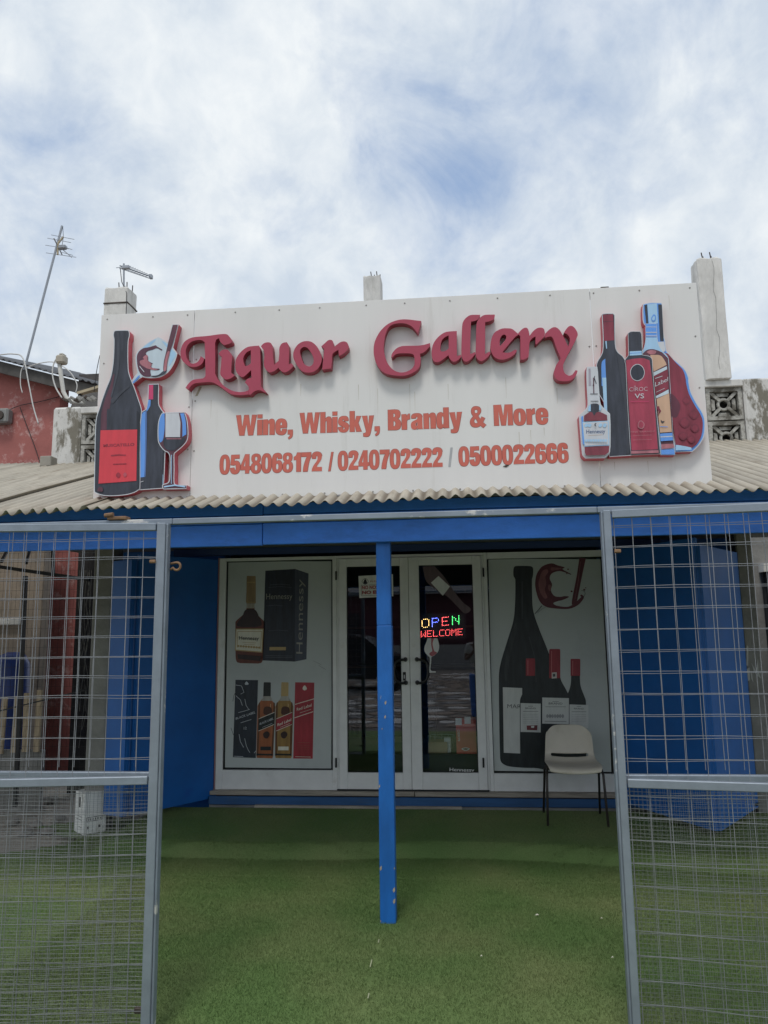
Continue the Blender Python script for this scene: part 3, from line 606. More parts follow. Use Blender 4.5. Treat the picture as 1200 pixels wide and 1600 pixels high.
# sticker on the left leaf, decals on the right leaf
Yg = -0.0245
def decal(pr_, name, par, label=None):
    o = pr_.build(name, None if par is None else par, label); o.location = -par.location; return o
WPAP = pr('white paper', (0.80, 0.79, 0.77)); RINK = pr('red ink', (0.40, 0.05, 0.07)); WDEC = pr('white decal', (0.72, 0.72, 0.72)); RDEC = pr('pink decal', (0.42, 0.11, 0.13))
p = Print(Yg); p.shape([(560, 900), (614, 897.2), (614.5, 931.7), (561.5, 934.5)], WPAP)
p.shape([(q[0], q[1]) for q in smooth([(570.6, 903.5), (575.8, 908.5), (570.6, 913.5), (565.3, 908.5)], 5)], LGR); p.shape([(q[0], q[1]) for q in smooth([(570.6, 904.2), (575.1, 908.5), (570.6, 912.8), (566, 908.5)], 5)], WPAP); p.shape(smooth([(570.6, 904.6), (573, 908), (573.2, 912), (568, 912), (568.4, 908)], 3), INK)
p.text('PLEASE', (578.5, 909.6), (596, 909), 2.3, RINK)
p.text('NO NOSE MASK', (565.5, 920.8), (612, 919.6), 5.4, RINK, off=0.03); p.text('NO ENTRY', (565.8, 928.6), (611, 927.2), 5.4, RINK, off=0.04)
p.line([(564.5, 914.5), (607, 913)], 0.4, LGR); p.line([(564.8, 931), (607, 929.6)], 0.4, LGR); p.line([(564.3, 914.5), (564.8, 931)], 0.4, LGR)
decal(p, 'notice_sticker', dl, 'white notice with red lettering')
def K2(pts): return [(640 + q[0]*0.1875, 940 + q[1]*0.1875) + tuple(q[2:]) for q in pts]
p = Print(Yg); p.shape(smooth(K2([(150, 305, 1), (232, 305, 1), (246, 365), (238, 415), (205, 450), (184, 462), (180, 500), (176, 570), (216, 582), (218, 590), (160, 592), (160, 584), (164, 560), (168, 470), (150, 450), (125, 415), (124, 380), (140, 335)])), WDEC)
p.shape(smooth(K2([(180, 305, 1), (205, 305, 1), (192, 350), (205, 410), (228, 425), (205, 448), (184, 455), (165, 440), (170, 425), (188, 412), (180, 360)])), RDEC)
decal(p, 'wine_glass_decal', dr, 'white wine glass decal')
p = Print(Yg); p.shape(smooth(K([(195, 115, 1), (255, 112, 1), (300, 160), (345, 225), (395, 290), (440, 330), (410, 352), (375, 320), (325, 270), (270, 235), (215, 190)])), pr('brown decal', (0.12, 0.08, 0.09))); p.shape(K([(276, 162), (334, 216), (298, 262), (238, 196)]), WDEC)
decal(p, 'pouring_bottle_decal', dr, 'dark tilted bottle decal with white label')
p = Print(Yg); p.text('Hennessy', (702.5, 1205), (741, 1206), 5.5, WDEC, off=0.005); decal(p, 'lettering_decal', dr, 'white lettering at the foot of the glass')
# ---------------------------------------------------------------- inside the shop
YI = 0.16
led = thing('led_sign', 'lit LED sign reading open and welcome inside the right door leaf', 'LED sign', (P(690, 980, YI).x, YI, P(690, 980, YI).z))
F57 = {'O': '01110 10001 10001 10001 10001 10001 01110', 'P': '11110 10001 10001 11110 10000 10000 10000', 'E': '11111 10000 10000 11110 10000 10000 11111', 'N': '10001 11001 10101 10101 10011 10001 10001', 'W': '10001 10001 10001 10101 10101 11011 10001', 'L': '10000 10000 10000 10000 10000 10000 11111', 'C': '01111 10000 10000 10000 10000 10000 01111', 'M': '10001 11011 10101 10101 10001 10001 10001'}
def dots(ch, x0, x1, y0, y1, tilt, m, par):
    mb = MB(); rows = F57[ch].split()
    for r, row in enumerate(rows):
        for c, b_ in enumerate(row):
            if b_ == '1':
                u = x0 + (x1-x0)*c/4; v = y0 + (y1-y0)*r/6 + tilt*(u - 690); w = P(u, v, YI - .012) - led.location
                s = 0.0033 if par is not None and abs(y1 - 993.5) > 1 else 0.0024; mb.add([w + Vector(q)*s for q in ((1,0,0),(-1,0,0),(0,1,0),(0,-1,0),(0,0,1),(0,0,-1))], [(0,4,3),(3,4,1),(1,4,2),(2,4,0),(0,3,5),(3,1,5),(1,2,5),(2,0,5)])
    return mb.build('lit_letter', m, par)
EY, EB, ER, EG = emis('led amber', (1, .62, .2), 7), emis('led blue', (.12, .16, 1), 11), emis('led red', (1, .10, .10), 7), emis('led green', (.1, 1, .22), 6)
for ch, (a, c), m in zip('OPEN', ((659.5, 670), (675.5, 685), (691, 700.5), (707, 717)), (EY, EB, ER, EG)): dots(ch, a, c, 965, 977.5, -0.1, m, led)
for k, ch in enumerate('WELCOME'): dots(ch, 658 + k*9.6, 664.6 + k*9.6, 984.5, 993.5, -0.06, ER, led)
bk = MB(); c0, c1 = P(655, 959, YI), P(728, 998, YI); bk.box((c0.x - led.location.x, 0, c1.z - led.location.z), (c1.x - led.location.x, 0.012, c0.z - led.location.z)); bk.build('back_panel', mat('black acrylic', (.008, .008, .01), .3, var=0), led)
def crate(name, label, cat, u0, u1, v0, v1, Y, dep, m, rz=0.0, grp=None):
    a = P(u0, v0, Y); b_ = P(u1, v1, Y); w = b_.x - a.x; h = a.z - b_.z
    o = thing(name, label, cat, ((a.x+b_.x)/2, Y + dep/2, b_.z), grp, rz)
    MB().bbox((-w/2, -dep/2, 0), (w/2, dep/2, h), 0.004).build('carton', m, o); return o, w, h
REDC = mat('red carton', (0.7, 0.09, 0.07), 0.5)
o, w, h = crate('wine_carton', 'red wine carton with ROSSO in white inside the door', 'carton', 712, 745, 1124, 1178, 0.14, 0.16, REDC)
pm = Print(0.14); pm.text('ROSSO', (719, 1158), (718, 1140), 3.4, WDEC, up=(-1, 0), off=0.01); oo = pm.build('printed_lettering', o); oo.location = -o.location; pm = Print(0.14); pm.shape(smooth([(727.5, 1168), (734, 1170), (727.5, 1173), (721, 1170)], 4), WDEC); pm.shape(smooth([(727.5, 1169), (732, 1170), (727.5, 1172), (723, 1170)], 4), pr('red inner', (.2, .04, .03)))
oo = pm.build('printed_emblem', o); oo.location = -o.location
for (u, v) in ((716, 1122), (730, 1120)):
    a = P(u, v, 0.135); mbx = MB(); mbx.bbox((a.x - .025, 0, a.z - .06), (a.x + .03, .004, a.z), .001); q = mbx.build('torn_paper', WPAP, o); q.location = Vector((0, 0.132, 0)) - o.location
# shelf carrying cartons
zsh = P(712, 1178, .14).z
sh = thing('floor_platform', 'low dark display platform just inside the shop door', 'display platform', (-0.2, 0.43, .205)); MB().bbox((-0.5, -0.30, 0), (0.34, 0.4, max(.05, zsh - .205 - .001)), .005).build('deck', mat('dark board', (.03, .035, .035), .5), sh)
o, w, h = crate('cardboard_box', 'flat brown cardboard box beside the red wine carton', 'box', 668, 699, 1147, 1164, 0.17, 0.2, mat('brown card', (0.40, 0.27, 0.16), .7))
o.location.z = zsh + .001
o, w, h = crate('display_stand', 'slim black display stand behind the wine glass decal', 'stand', 670.5, 682.5, 1052, 1150, 0.56, 0.07, mat('black board', (.008, .008, .01), .4)); o.location.z = zsh + 0.001; o.location.y = .55
o, w, h = crate('small_carton', 'small white patterned carton left of the red wine carton', 'carton', 693, 704, 1126, 1149, 0.2, 0.08, mat('white card', (0.6, 0.6, 0.58), .6, var=.3, vscale=30)); o.location.z = zsh + .001
bs = thing('wire_basket', 'clear wire basket on the display platform in front of the small carton', 'basket', (P(690, 1175, .30).x, .40, zsh + .001)); mb = MB()
for k, (rr, z) in enumerate(((.10, .01), (.115, .06), (.125, .12))): mb.tube([(rr*math.cos(a*math.pi/8), rr*.7*math.sin(a*math.pi/8), z) for a in range(16)], .0025, 5, close=True)
for a in range(12): th = a*math.pi/6; mb.tube([(.10*math.cos(th), .07*math.sin(th), .01), (.125*math.cos(th), .0875*math.sin(th), .12)], .0018, 4)
mb.build('basket_wires', mat('clear plastic', (.4, .42, .42), .2), bs)
# counter and shelves deep in the room
ct = thing('shelf_unit', 'dark shelf unit with bottles on the rear wall of the shop', 'shelf', (-.3, 3.2, .205)); 
for z in (.4, .9, 1.4, 1.9): MB().box((-1.5, -.15, z), (1.5, .15, z + .03)).build('shelf', mat('shelf wood', (.10, .06, .04), .6), ct)

# ================================================================ porch: post, fascia, roof
PX0, PX1 = P(590, 1100, -2.39).x, P(613.5, 1100, -2.39).x
CHIP = mat('bare chipped wood', (.36, .30, .22), .85, var=.25, vscale=30)
pst = thing('porch_post', 'square blue timber post standing on the turf in front of the door', 'post', ((PX0+PX1)/2, -2.345, 0))
MB().bbox((-(PX1-PX0)/2, -.045, 0), ((PX1-PX0)/2, .045, 1.62), .004).build('lower_post', BLUEP, pst)
MB().bbox((-(PX1-PX0)/2, -.043, 1.6205), ((PX1-PX0)/2 - .003, .043, 2.35), .004).build('upper_post', BLUEP, pst)
rr = random.Random(21); cm = MB(); hw_ = (PX1-PX0)/2
for k in range(9):
    z = rr.choice((rr.uniform(.005, .3), rr.uniform(.0, 1.6))); s_ = rr.uniform(.003, .009); e = rr.choice((-1, 1, 1)); xx = e*(hw_ - s_*.9) if rr.random() < .7 else rr.uniform(-hw_*.6, hw_*.6)
    cm.plate([(xx - s_*.8, z), (xx - s_*.2, z - s_*1.6), (xx + s_*.7, z - s_*.4), (xx + s_*.8, z + s_*2.0), (xx - s_*.3, z + s_*1.2)], -.0462)
cm.build('paint_chips', CHIP, pst)['kind'] = 'stuff'
fa = thing('fascia', 'long blue grooved timber fascia along the front edge of the porch roof', 'fascia')
yf = -2.43
def zf(x): return 0.0
xs = P(410, 840, yf).x
for xa, xb, dz in ((-3.75, xs - .002, -.004), (xs + .002, 3.6, 0)):
    MB().bbox((xa, yf, 2.104 + dz), (xb, yf + .028, 2.232 + dz), .003).build('fascia_board', BLUE, fa)
    for k in range(3): MB().bbox((xa, yf + .003, 2.236 + dz + k*.017), (xb, yf + .028, 2.250 + dz + k*.017), .003).build('groove_moulding', BLUE, fa)
    MB().bbox((xa, yf + .006, 2.288 + dz), (xb, yf + .028, 2.352), .003).build('top_board', BLUE, fa)
    MB().bbox((xa, yf + .030, 2.112 + dz), (xb, yf + .032 + .04, 2.35), .003).build('rear_batten', mat('dull batten', (.12, .13, .15), .7), fa)
# corrugated roof sheets
roof = thing('porch_roof', 'weathered tan corrugated metal roof over the shop porch', 'roof')
TAN = math.tan(R(18.6)); PITCH = 0.0735; SW = PITCH*9
rl_ = ray(40, 777); kk = (2.322 + 2.63*TAN + CAM.y*TAN - CAM.z) / (rl_.z - rl_.y*TAN); XLAP = (CAM + rl_*kk).x
def sheet(x0, w, ye, yt, amp, dz, droop=0, lift=0):
    n = max(4, int(round(w/PITCH*8))); vs = []; fs = []; ny_ = 10
    for j in range(ny_+1):
        y = ye + (yt-ye)*j/ny_
        for i in range(n+1):
            x = x0 + w*i/n; ed = (0.012*math.sin(x*5.3) + 0.009*math.sin(x*23+1)) if j == 0 else 0
            yy = y + ed
            dr_ = droop*max(0, 1-j/2)*math.sin(x*3.1+1)
            vs.append((x, yy, 2.322 + (yy + 2.63)*TAN + amp*math.cos(2*math.pi*x/PITCH) + dz + dr_ + lift*(x - x0)/w))
    k = n+1
    fs = [(j*k+i, j*k+i+1, (j+1)*k+i+1, (j+1)*k+i) for j in range(ny_) for i in range(n)]
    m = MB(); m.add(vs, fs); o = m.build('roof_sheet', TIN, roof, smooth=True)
    md = o.modifiers.new('solid', 'SOLIDIFY'); md.thickness = .003; return o
x = XLAP - SW*6; x = round(x/PITCH)*PITCH; i = 0
while x < 5.2:
    lap = i == 5
    left = x < -2.35
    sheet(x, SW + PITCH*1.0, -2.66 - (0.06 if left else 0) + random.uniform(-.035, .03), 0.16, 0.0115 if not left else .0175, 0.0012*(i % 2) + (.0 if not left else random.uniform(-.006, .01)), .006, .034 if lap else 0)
    x += SW; i += 1
# roof rafters seen under the edge
for k in range(8): 
    xr = -3.4 + k*.9; m = Matrix.Translation((xr, -2.4, 2.375)) @ Matrix.Rotation(R(18.6), 4, 'X'); MB().box((-.025, 0, -.035), (.025, 2.45, .015), mat=m).build('rafter', DARKW, roof)

# ================================================================ sign board
SY = -2.36; sg = thing('shop_sign', 'long white Liquor Gallery signboard with maroon letters above the porch roof', 'sign')
TH = 0.004
c_tl, c_bl, c_tr, c_br = P(158, 492, SY), P(145.7, 789, SY), P(1088.6, 442, SY), P(1113, 760, SY)
zb_, zt_ = (c_bl.z + c_br.z)/2, (c_tl.z + c_tr.z)/2; xl_, xr_ = (c_tl.x + c_bl.x)/2, (c_tr.x + c_br.x)/2
s1, s2 = P(300, 640, SY).x, P(932, 640, SY).x
edges = [xl_, s1, s2, xr_]
for k in range(3):
    MB().bbox((edges[k] + (.0015 if k else 0), SY, zb_), (edges[k+1] - (.0015 if k < 2 else 0), SY + TH*2, zt_), .001).build('sign_panel', PANEL, sg)
fb = MB()
for z in (zb_ + .02, (zb_+zt_)/2, zt_ - .05): fb.box((xl_ + .01, SY + .012, z), (xr_ - .01, SY + .05, z + .035))
for k in range(8): xx = xl_ + .01 + (xr_ - xl_ - .06)*k/7; fb.box((xx, SY + .0505, zb_ + .01), (xx + .035, SY + .088, zt_ - .01))
fb.build('support_frame', GALV, sg)
MB().bbox((P(939, 449, SY).x, SY + .01, zt_ + .001), (P(952, 449, SY).x, SY + .04, zt_ + .012), .002).build('clip', STEELB, sg)
scr = None
SCRM = mat('screw', (.36, .35, .33), .5, .3)
def screw(x, z):
    global scr
    if scr is None:
        scr = MB().lathe([(.0052, 0), (.0052, .002), (.003, .004)], (0, 0, 0), 8).build('screw', SCRM, sg, loc=(x, SY, z)); scr.rotation_euler = (R(90), 0, 0)
    else: put(scr, sg, (x, SY, z), (R(90), 0, 0))
for k in range(14): xx = xl_ + .04 + (xr_ - xl_ - .08)*k/13 + random.uniform(-.04, .04)*(0 < k < 13); screw(xx, zt_ - .03); screw(xx + .03, zb_ + .03)
for xx in (xl_ + .03, s1 - .02, s1 + .02, s2 - .02, s2 + .02, xr_ - .03):
    for z in (.32, .62, .9): screw(xx, zb_ + z + random.uniform(-.03, .03))
# streaks of dirt below the letters: thin dried runs on the panel
STK = mat('dirt streak', (.56, .53, .47), .5, var=.06)
BIRD = mat('dropping', (.40, .36, .27), .7); 
mb = MB(); q = P(307, 612, SY); mb.plate([(q.x-.008, q.z-.03), (q.x+.008, q.z-.028), (q.x+.035, q.z+.03), (q.x+.02, q.z+.032)], SY - .0008); mb.build('stain', BIRD, sg)
mb = MB(); q = P(791, 728, SY); mb.plate([(q.x-.02, q.z-.003), (q.x, q.z-.009), (q.x+.018, q.z+.004), (q.x+.003, q.z+.008)], SY - .003, .002); mb.build('stain', STEELB, sg)
mb = MB()
for (u, v, ln_) in ((811, 675, .10), (829, 672, .07), (850, 668, .05), (590, 607, .16), (560, 601, .1), (648, 612, .12), (700, 600, .1), (790, 590, .13), (870, 606, .1), (470, 600, .08), (640, 600, .2), (330, 625, .12), (1045, 462, .10), (960, 722, .05), (1012, 720, .07)):
    q = P(u, v, SY); w_ = random.uniform(.0012, .0025); mb.plate([(q.x - w_, q.z), (q.x + w_, q.z), (q.x + w_*.3, q.z - ln_), (q.x - w_*.3, q.z - ln_)], SY - .0006)
mb.build('dirt_streaks', STK, sg, kind='stuff')
# raised letters
LY = SY - 0.060
def letter(outer, o8, holes=(), name='letter'):
    ox, oy = o8; Zs = lambda q: XZ(smooth(Z(q, ox, oy, 8.0), 5), LY)
    mb = MB(); mb.plate(Zs(outer), LY, 0.0565, [Zs(h) for h in holes], 0, 1)
    o = mb.build(name, [MAROON, MAROONS], sg); return o
A1, A2, A3, A4, A5 = (275, 510), (400, 510), (575, 490), (665, 480), (760, 490)
letter([(235,133),(400,118),(545,98),(630,97),(665,125),(695,170),(697,195),(670,215),(600,235,1),(555,195),(540,148,1),(505,163),(488,205,1),(490,400),(488,590,1),(515,650),(560,705),(630,765),(710,805),(790,820),(860,815),(904,797,1),(904,850,1),(800,858),(720,852),(660,830),(590,780),(520,730),(460,700),(400,695),(300,703),(235,712),(190,740),(155,790,1),(118,768,1),(160,710),(215,668),(290,655),(345,645),(368,610),(366,500),(358,195,1),(320,172),(260,172),(200,188),(150,230),(122,300),(128,375),(152,430),(190,462),(232,462),(268,445),(295,410),(308,372,1),(352,400,1),(335,450),(300,485),(245,505),(175,500),(110,460),(70,410),(55,340),(65,270),(100,200),(160,155)], A1)
letter([(530,345,1),(565,303),(605,288),(640,290),(672,320),(700,370),(695,460),(688,578,1),(735,612,1),(690,645),(640,662),(615,660),(575,630),(553,590),(562,480),(570,380,1)], A1)
letter([(1035,240,1),(960,246),(895,258),(830,300),(770,370),(742,440),(742,530),(765,585),(800,622),(835,632),(870,610),(938,545,1),(942,640,1),(885,658,1),(862,700,1),(900,745),(912,775),(906,797,1),(906,850,1),(930,855,1),(985,808),(1050,798),(1110,826,1),(1132,826,1),(1060,745,1),(1052,300)], A1, [[(935,297,1),(885,322),(848,372),(840,430),(862,497,1),(900,487),(935,462,1)]])
letter([(60,248,1),(100,210),(150,198),(188,212),(205,260),(212,380),(225,482,1),(282,430,1),(290,350),(292,270),(315,222),(345,203),(385,197,1),(408,240),(412,380),(408,475,1),(445,460,1),(470,492,1),(425,540),(380,570),(340,570),(305,548),(280,515,1),(230,555),(175,575),(145,562),(108,515),(97,450),(105,370),(98,300,1)], A2)
letter([(640,183),(700,197),(760,250),(805,330),(822,400),(808,470),(770,530),(720,565),(660,578),(590,565),(535,520),(490,450),(465,380),(475,300),(520,230),(580,192)], A2, [[(605,255),(650,275),(700,350),(720,410),(715,460),(690,492),(650,497),(600,465),(570,400),(550,330),(560,280)]])
letter([(815,250,1),(860,210),(900,175),(932,168),(960,185),(972,262,1),(1015,225),(1060,195),(1105,187),(1140,205),(1157,245),(1155,275),(1100,335),(1035,372,1),(1030,292,1),(985,318),(955,350),(948,430),(937,525,1),(890,530),(826,542,1),(838,430),(853,280,1)], A2)
letter([(665,92,1),(600,85),(520,75),(430,72),(340,90),(250,130),(170,200),(110,290),(75,390),(72,500),(95,600),(140,680),(210,742),(300,768),(400,777),(480,770),(560,740),(620,695),(652,640),(658,560),(648,502,1),(700,482),(750,435),(775,405,1),(775,368,1),(700,390),(620,400),(480,402),(410,410),(350,440),(300,500),(290,545,1),(305,548,1),(345,510),(400,497),(500,497),(550,503),(575,525),(582,580),(580,640),(545,690),(490,722),(420,735),(350,722),(290,680),(240,610),(210,520),(195,420),(205,320),(225,240),(260,170),(310,135),(390,120),(470,125),(540,155),(590,205),(622,245,1),(642,180)], A3)
letter([(390,297,1),(280,305),(220,325),(150,380),(95,460),(75,560),(85,645),(112,680),(155,685),(200,665),(285,600,1),(300,640),(330,672),(365,680),(405,660),(444,620,1),(440,592,1),(412,605),(392,610,1)], A4, [[(288,352,1),(240,375),(200,420),(185,500),(190,545),(225,553),(265,535),(288,515,1)]])
letter([(682,95,1),(570,97),(520,120),(475,170),(457,230),(450,400),(447,600),(470,660),(500,680),(540,670),(580,635),(623,582,1),(618,560,1),(585,575),(558,585,1),(560,400),(568,180,1),(640,162),(672,125)], A4)
letter([(865,92,1),(750,95),(700,115),(655,160),(635,220),(630,400),(627,600),(650,650),(690,672),(730,660),(780,620),(812,578,1),(800,553,1),(765,572),(743,585,1),(745,400),(745,185,1),(800,175),(850,150),(862,125)], A4)
letter([(250,183),(310,188),(350,212),(392,250,1),(402,262,1),(360,290,1),(290,370),(200,482,1),(260,490),(310,478),(350,455),(375,450,1),(380,470,1),(350,510),(290,550),(210,575),(140,565),(90,530),(55,460),(50,400),(65,310),(100,240),(160,200),(205,185)], A5, [[(215,262),(243,272),(247,305),(225,345),(168,408,1),(168,330),(185,285)]])
letter([(394,250,1),(440,200),(480,177),(510,182),(528,215),(540,278,1),(580,225),(630,185),(680,175),(715,188),(728,220),(732,248,1),(722,292,1),(680,330),(625,385,1),(612,372,1),(615,285,1),(570,310),(540,360),(535,440),(528,540,1),(480,570),(425,575,1),(424,280,1),(404,264,1)], A5)
letter([(735,250,1),(780,205),(830,173),(870,172),(905,195),(935,235),(975,310),(1022,412,1),(1043,345),(1038,295),(1008,256),(968,242,1),(990,205),(1020,168),(1055,152),(1095,170),(1130,220),(1142,260),(1130,300),(1080,400),(1020,510),(980,590),(960,650),(965,710),(985,750),(1030,775),(1070,765),(1095,735),(1112,708,1),(1140,712,1),(1130,750),(1100,800),(1050,835),(980,845),(900,835),(860,800),(845,750),(855,690),(880,630),(930,560,1),(880,440),(830,305),(800,285),(728,302,1)], A5)
# flat vinyl lettering: heavy condensed letters drawn as outlines, capitals 100 units tall
def se(cx, cy, rx, ry, n=24, e=2.5):
    r = []
    for k in range(n):
        a = 2*math.pi*k/n; c, q = math.cos(a), math.sin(a); r.append((cx + rx*math.copysign(abs(c)**(2/e), c), cy + ry*math.copysign(abs(q)**(2/e), q)))
    return r
def cs(p): return [(x, y, 1) for x, y in p]
NN = [(24,66,1),(32,74),(42,77),(52,73),(56,62),(56,50,1),(56,0,1),(32,0,1),(32,48,1),(31,55),(28,58),(25,54),(24,46,1),(24,0,1),(0,0,1)]
GL = {
'0': [(se(28,50,28,52), [se(28,50,8,33)])],
'1': [(cs([(4,62),(4,78),(16,84),(22,101),(42,101),(42,0),(18,0),(18,62)]), [])],
'2': [([(2,66,1),(3,86),(12,98),(29,102),(46,98),(55,86),(55,70),(50,56),(40,42),(31,30),(29,22,1),(56,22,1),(56,0,1),(0,0,1),(2,14),(10,30),(22,46),(30,58),(32,70),(31,78),(27,81),(24,77),(23,66,1)], [])],
'4': [(cs([(26,101),(48,101),(48,38),(56,38),(56,18),(48,18),(48,0),(26,0),(26,18),(0,18),(0,38)]), [cs([(26,38),(26,70),(17,38)])])],
'5': [([(6,100,1),(52,100,1),(52,80,1),(25,80,1),(23,65,1),(33,68),(46,64),(55,52),(56,34),(52,14),(42,2),(28,-2),(12,2),(3,14),(1,30,1),(24,32,1),(25,22),(28,18),(32,22),(33,34),(31,46),(27,49),(23,44,1),(3,46,1)], [])],
'6': [([(54,72,1),(53,88),(44,99),(29,102),(12,97),(3,82),(0,50),(3,18),(12,3),(29,-2),(45,3),(54,15),(56,32),(54,50),(47,60),(36,63),(24,58,1),(24,72),(26,81),(29,82),(32,78),(32,71,1)], [se(28.5,31,7.5,16)])],
'7': [([(1,100,1),(55,100,1),(55,80,1),(45,55),(38,25),(35,0,1),(10,0,1),(14,28),(22,55),(31,78,1),(1,78,1)], [])],
'8': [([(28,102),(44,98),(52,88),(53,74),(50,62),(44,55),(52,47),(56,32),(54,14),(44,2),(28,-2),(12,2),(2,14),(0,32),(4,47),(12,55),(6,62),(3,74),(4,88),(12,98)], [se(28,76,7.5,11), se(28,28,8,15)])],
'/': [(cs([(22,102),(36,102),(14,-2),(0,-2)]), [])],
'W': [(cs([(0,100),(22,100),(30,42),(40,100),(61,100),(70,42),(78,100),(100,100),(83,0),(60,0),(50,55),(40,0),(17,0)]), [])],
'i': [(cs([(0,100),(24,100),(24,82),(0,82)]), []), (cs([(0,75),(24,75),(24,0),(0,0)]), [])],
'n': [([(0,75,1),(22,75,1)] + NN, [])], 'h': [([(0,100,1),(24,100,1)] + NN, [])],
'e': [([(28,77),(46,72),(55,56),(56,33,1),(23,33,1),(24,20),(28,15),(32,18),(33,27,1),(55,27,1),(52,10),(42,0),(28,-2),(12,2),(3,14),(0,37),(3,60),(12,73)], [[(23,45,1),(24,56),(28,60),(32,56),(33,45,1)]])],
',': [([(0,22,1),(24,22,1),(24,2),(20,-14),(6,-24,1),(2,-16,1),(10,-8),(11,0,1),(0,0,1)], [])],
's': [([(52,54,1),(30,52,1),(29,60),(26,62),(22,59),(23,54),(32,49),(46,42),(54,30),(52,12),(42,1),(27,-2),(10,2),(2,12),(0,24,1),(23,26,1),(24,16),(28,13),(32,17),(30,22),(20,28),(6,36),(1,50),(5,67),(15,75),(28,77),(42,75),(50,66)], [])],
'k': [(cs([(0,100),(24,100),(24,48),(33,75),(56,75),(42,42),(58,0),(33,0),(24,30),(24,0),(0,0)]), [])],
'y': [([(0,75,1),(24,75,1),(30,32,1),(35,75,1),(57,75,1),(42,0),(36,-18),(26,-25),(5,-24,1),(5,-8,1),(14,-8),(19,0,1)], [])],
'B': [([(0,100,1),(30,100,1),(48,97),(57,86),(57,70),(52,59),(44,54,1),(54,48),(60,36),(60,22),(54,6),(40,0,1),(0,0,1)], [[(25,82,1),(25,62,1),(31,64),(34,72),(31,80)], [(25,44,1),(25,18,1),(32,20),(35,31),(32,42)]])],
'r': [([(0,75,1),(22,75,1),(23,62,1),(29,74),(38,77,1),(38,50,1),(28,48),(24,40),(24,0,1),(0,0,1)], [])],
'a': [([(3,53,1),(4,66),(13,75),(29,77),(45,74),(53,64),(54,50),(54,10),(56,0,1),(33,0,1),(32,8,1),(26,0),(16,-2),(4,4),(0,20),(4,34),(16,42),(28,48),(31,54),(29,61),(26,61),(24,53,1)], [[(31,34,1),(24,29),(22,22),(25,15),(30,18),(31,24)]])],
'd': [([(56,100,1),(32,100,1),(32,70,1),(25,76),(16,77),(5,70),(0,52),(0,26),(4,6),(14,-2),(24,0),(33,8,1),(33,0,1),(56,0,1)], [se(28,38,4.8,21)])],
'M': [(cs([(0,100),(34,100),(43,45),(52,100),(86,100),(86,0),(64,0),(64,72),(53,0),(33,0),(22,72),(22,0),(0,0)]), [])],
'o': [(se(28,37.5,28,40), [se(28,37.5,5.2,24)])],
'&': [([(28,102),(43,98),(50,86),(49,72),(41,60),(36,55,1),(46,38,1),(52,50,1),(68,42,1),(58,22,1),(72,8,1),(58,-6,1),(46,6,1),(36,0),(24,-2),(8,3),(0,17),(1,33),(8,45),(15,53,1),(8,65),(6,78),(9,92),(17,100)], [se(28,77,7,9), [(25,42,1),(19,34),(18,26),(22,19),(29,18),(34,22,1)]])]}
def vinyl(s, p0, p1, h, m=SALMON, bk=None):
    x = 0; shapes = []
    for c in s:
        g = GL[c]; w = max(p[0] for o_, _ in g for p in o_)
        for o_, hs in g: shapes.append(([(q[0] + x, q[1]) for q in smooth(o_, 4)], [[(q[0] + x, q[1]) for q in smooth(hh, 4)] for hh in hs]))
        x += w + (2 if c.isdigit() else 4)
    W = x - 2; y_ = SY - .0016; a = P(p0[0], p0[1], y_); b_ = P(p1[0], p1[1], y_); u = P(p0[0], p0[1] - h, y_) - a
    T = lambda q: ((a.x + (b_.x - a.x)*q[0]/W), (a.z + (b_.z - a.z)*q[0]/W + u.z*q[1]/100))
    mb = MB()
    for o_, hs in shapes:
        oo = [T(q) for q in o_]; hh = [[T(q) for q in r] for r in hs]
        mb.plate(oo, y_, 0, hh, 0); mb.plate(offset(oo, .0022), y_ + .0008, 0, [offset(r, -.0015) for r in hh], 1)
    mb.build('printed_word', [m, bk or SALMONE], sg)
vinyl('Wine,', (368.7, 680.8), (458, 678.5), 32); vinyl('Whisky,', (468.3, 677.5), (593.8, 673.3), 32.3); vinyl('Brandy', (606.5, 672.3), (723, 667.8), 32)
vinyl('&', (735, 667.3), (760.5, 666.5), 31.5); vinyl('More', (772.3, 665.3), (857.7, 662.2), 32.5)
vinyl('0548068172', (343, 741), (503, 736), 29.5); vinyl('/', (513, 736), (521.5, 735.5), 29); vinyl('0240702222', (528, 735), (691.8, 729.3), 29.5)
vinyl('/', (701, 729), (708, 728.7), 29, GREYV, GREYV); vinyl('0500022666', (717, 728.2), (888.6, 722.4), 29.7)
# cut-out bottle pictures
RIM = mat('white print rim', (.62, .66, .70), .4, var=.03)
def cutout(outl, Yf, label, rim=.005):
    o = XZ(outl, Yf); o2 = offset(o, rim); mb = MB(); mb.plate(o2, Yf, SY - .001 - Yf, (), 0, 1); return mb.build('picture_cutout', [RIM, REDS], sg, label=label)
def A(p): return Z(p, 140, 500, 7.5)
def B(p): return Z(p, 140, 640, 7.5)
def D(p): return Z(p, 895, 465, 5.7143)
def E(p): return Z(p, 895, 590, 5.7143)
SL = pr('slate', (0.04, 0.045, 0.062)); SLR = pr('slate red', (0.11, 0.04, 0.06)); LRED = pr('label red', (0.68, 0.055, 0.075)); LDK = pr('label dark', (0.33, 0.03, 0.05)); SKYB = pr('sky blue', (0.13, 0.33, 0.8)); PBL = pr('pale blue', (0.38, 0.6, 0.82)); PINKC = pr('capsule pink', (0.62, 0.06, 0.17)); WN = pr('wine red', (0.24, 0.035, 0.06)); PGR = pr('pale grey', (.60, .62, .66)); WNL = pr('wine light', (.42, .16, .19)); PBL2 = pr('ice', (.56, .66, .73))
y1_, y2_, y3_, y4_ = SY - .062, SY - .059, SY - .056, SY - .053
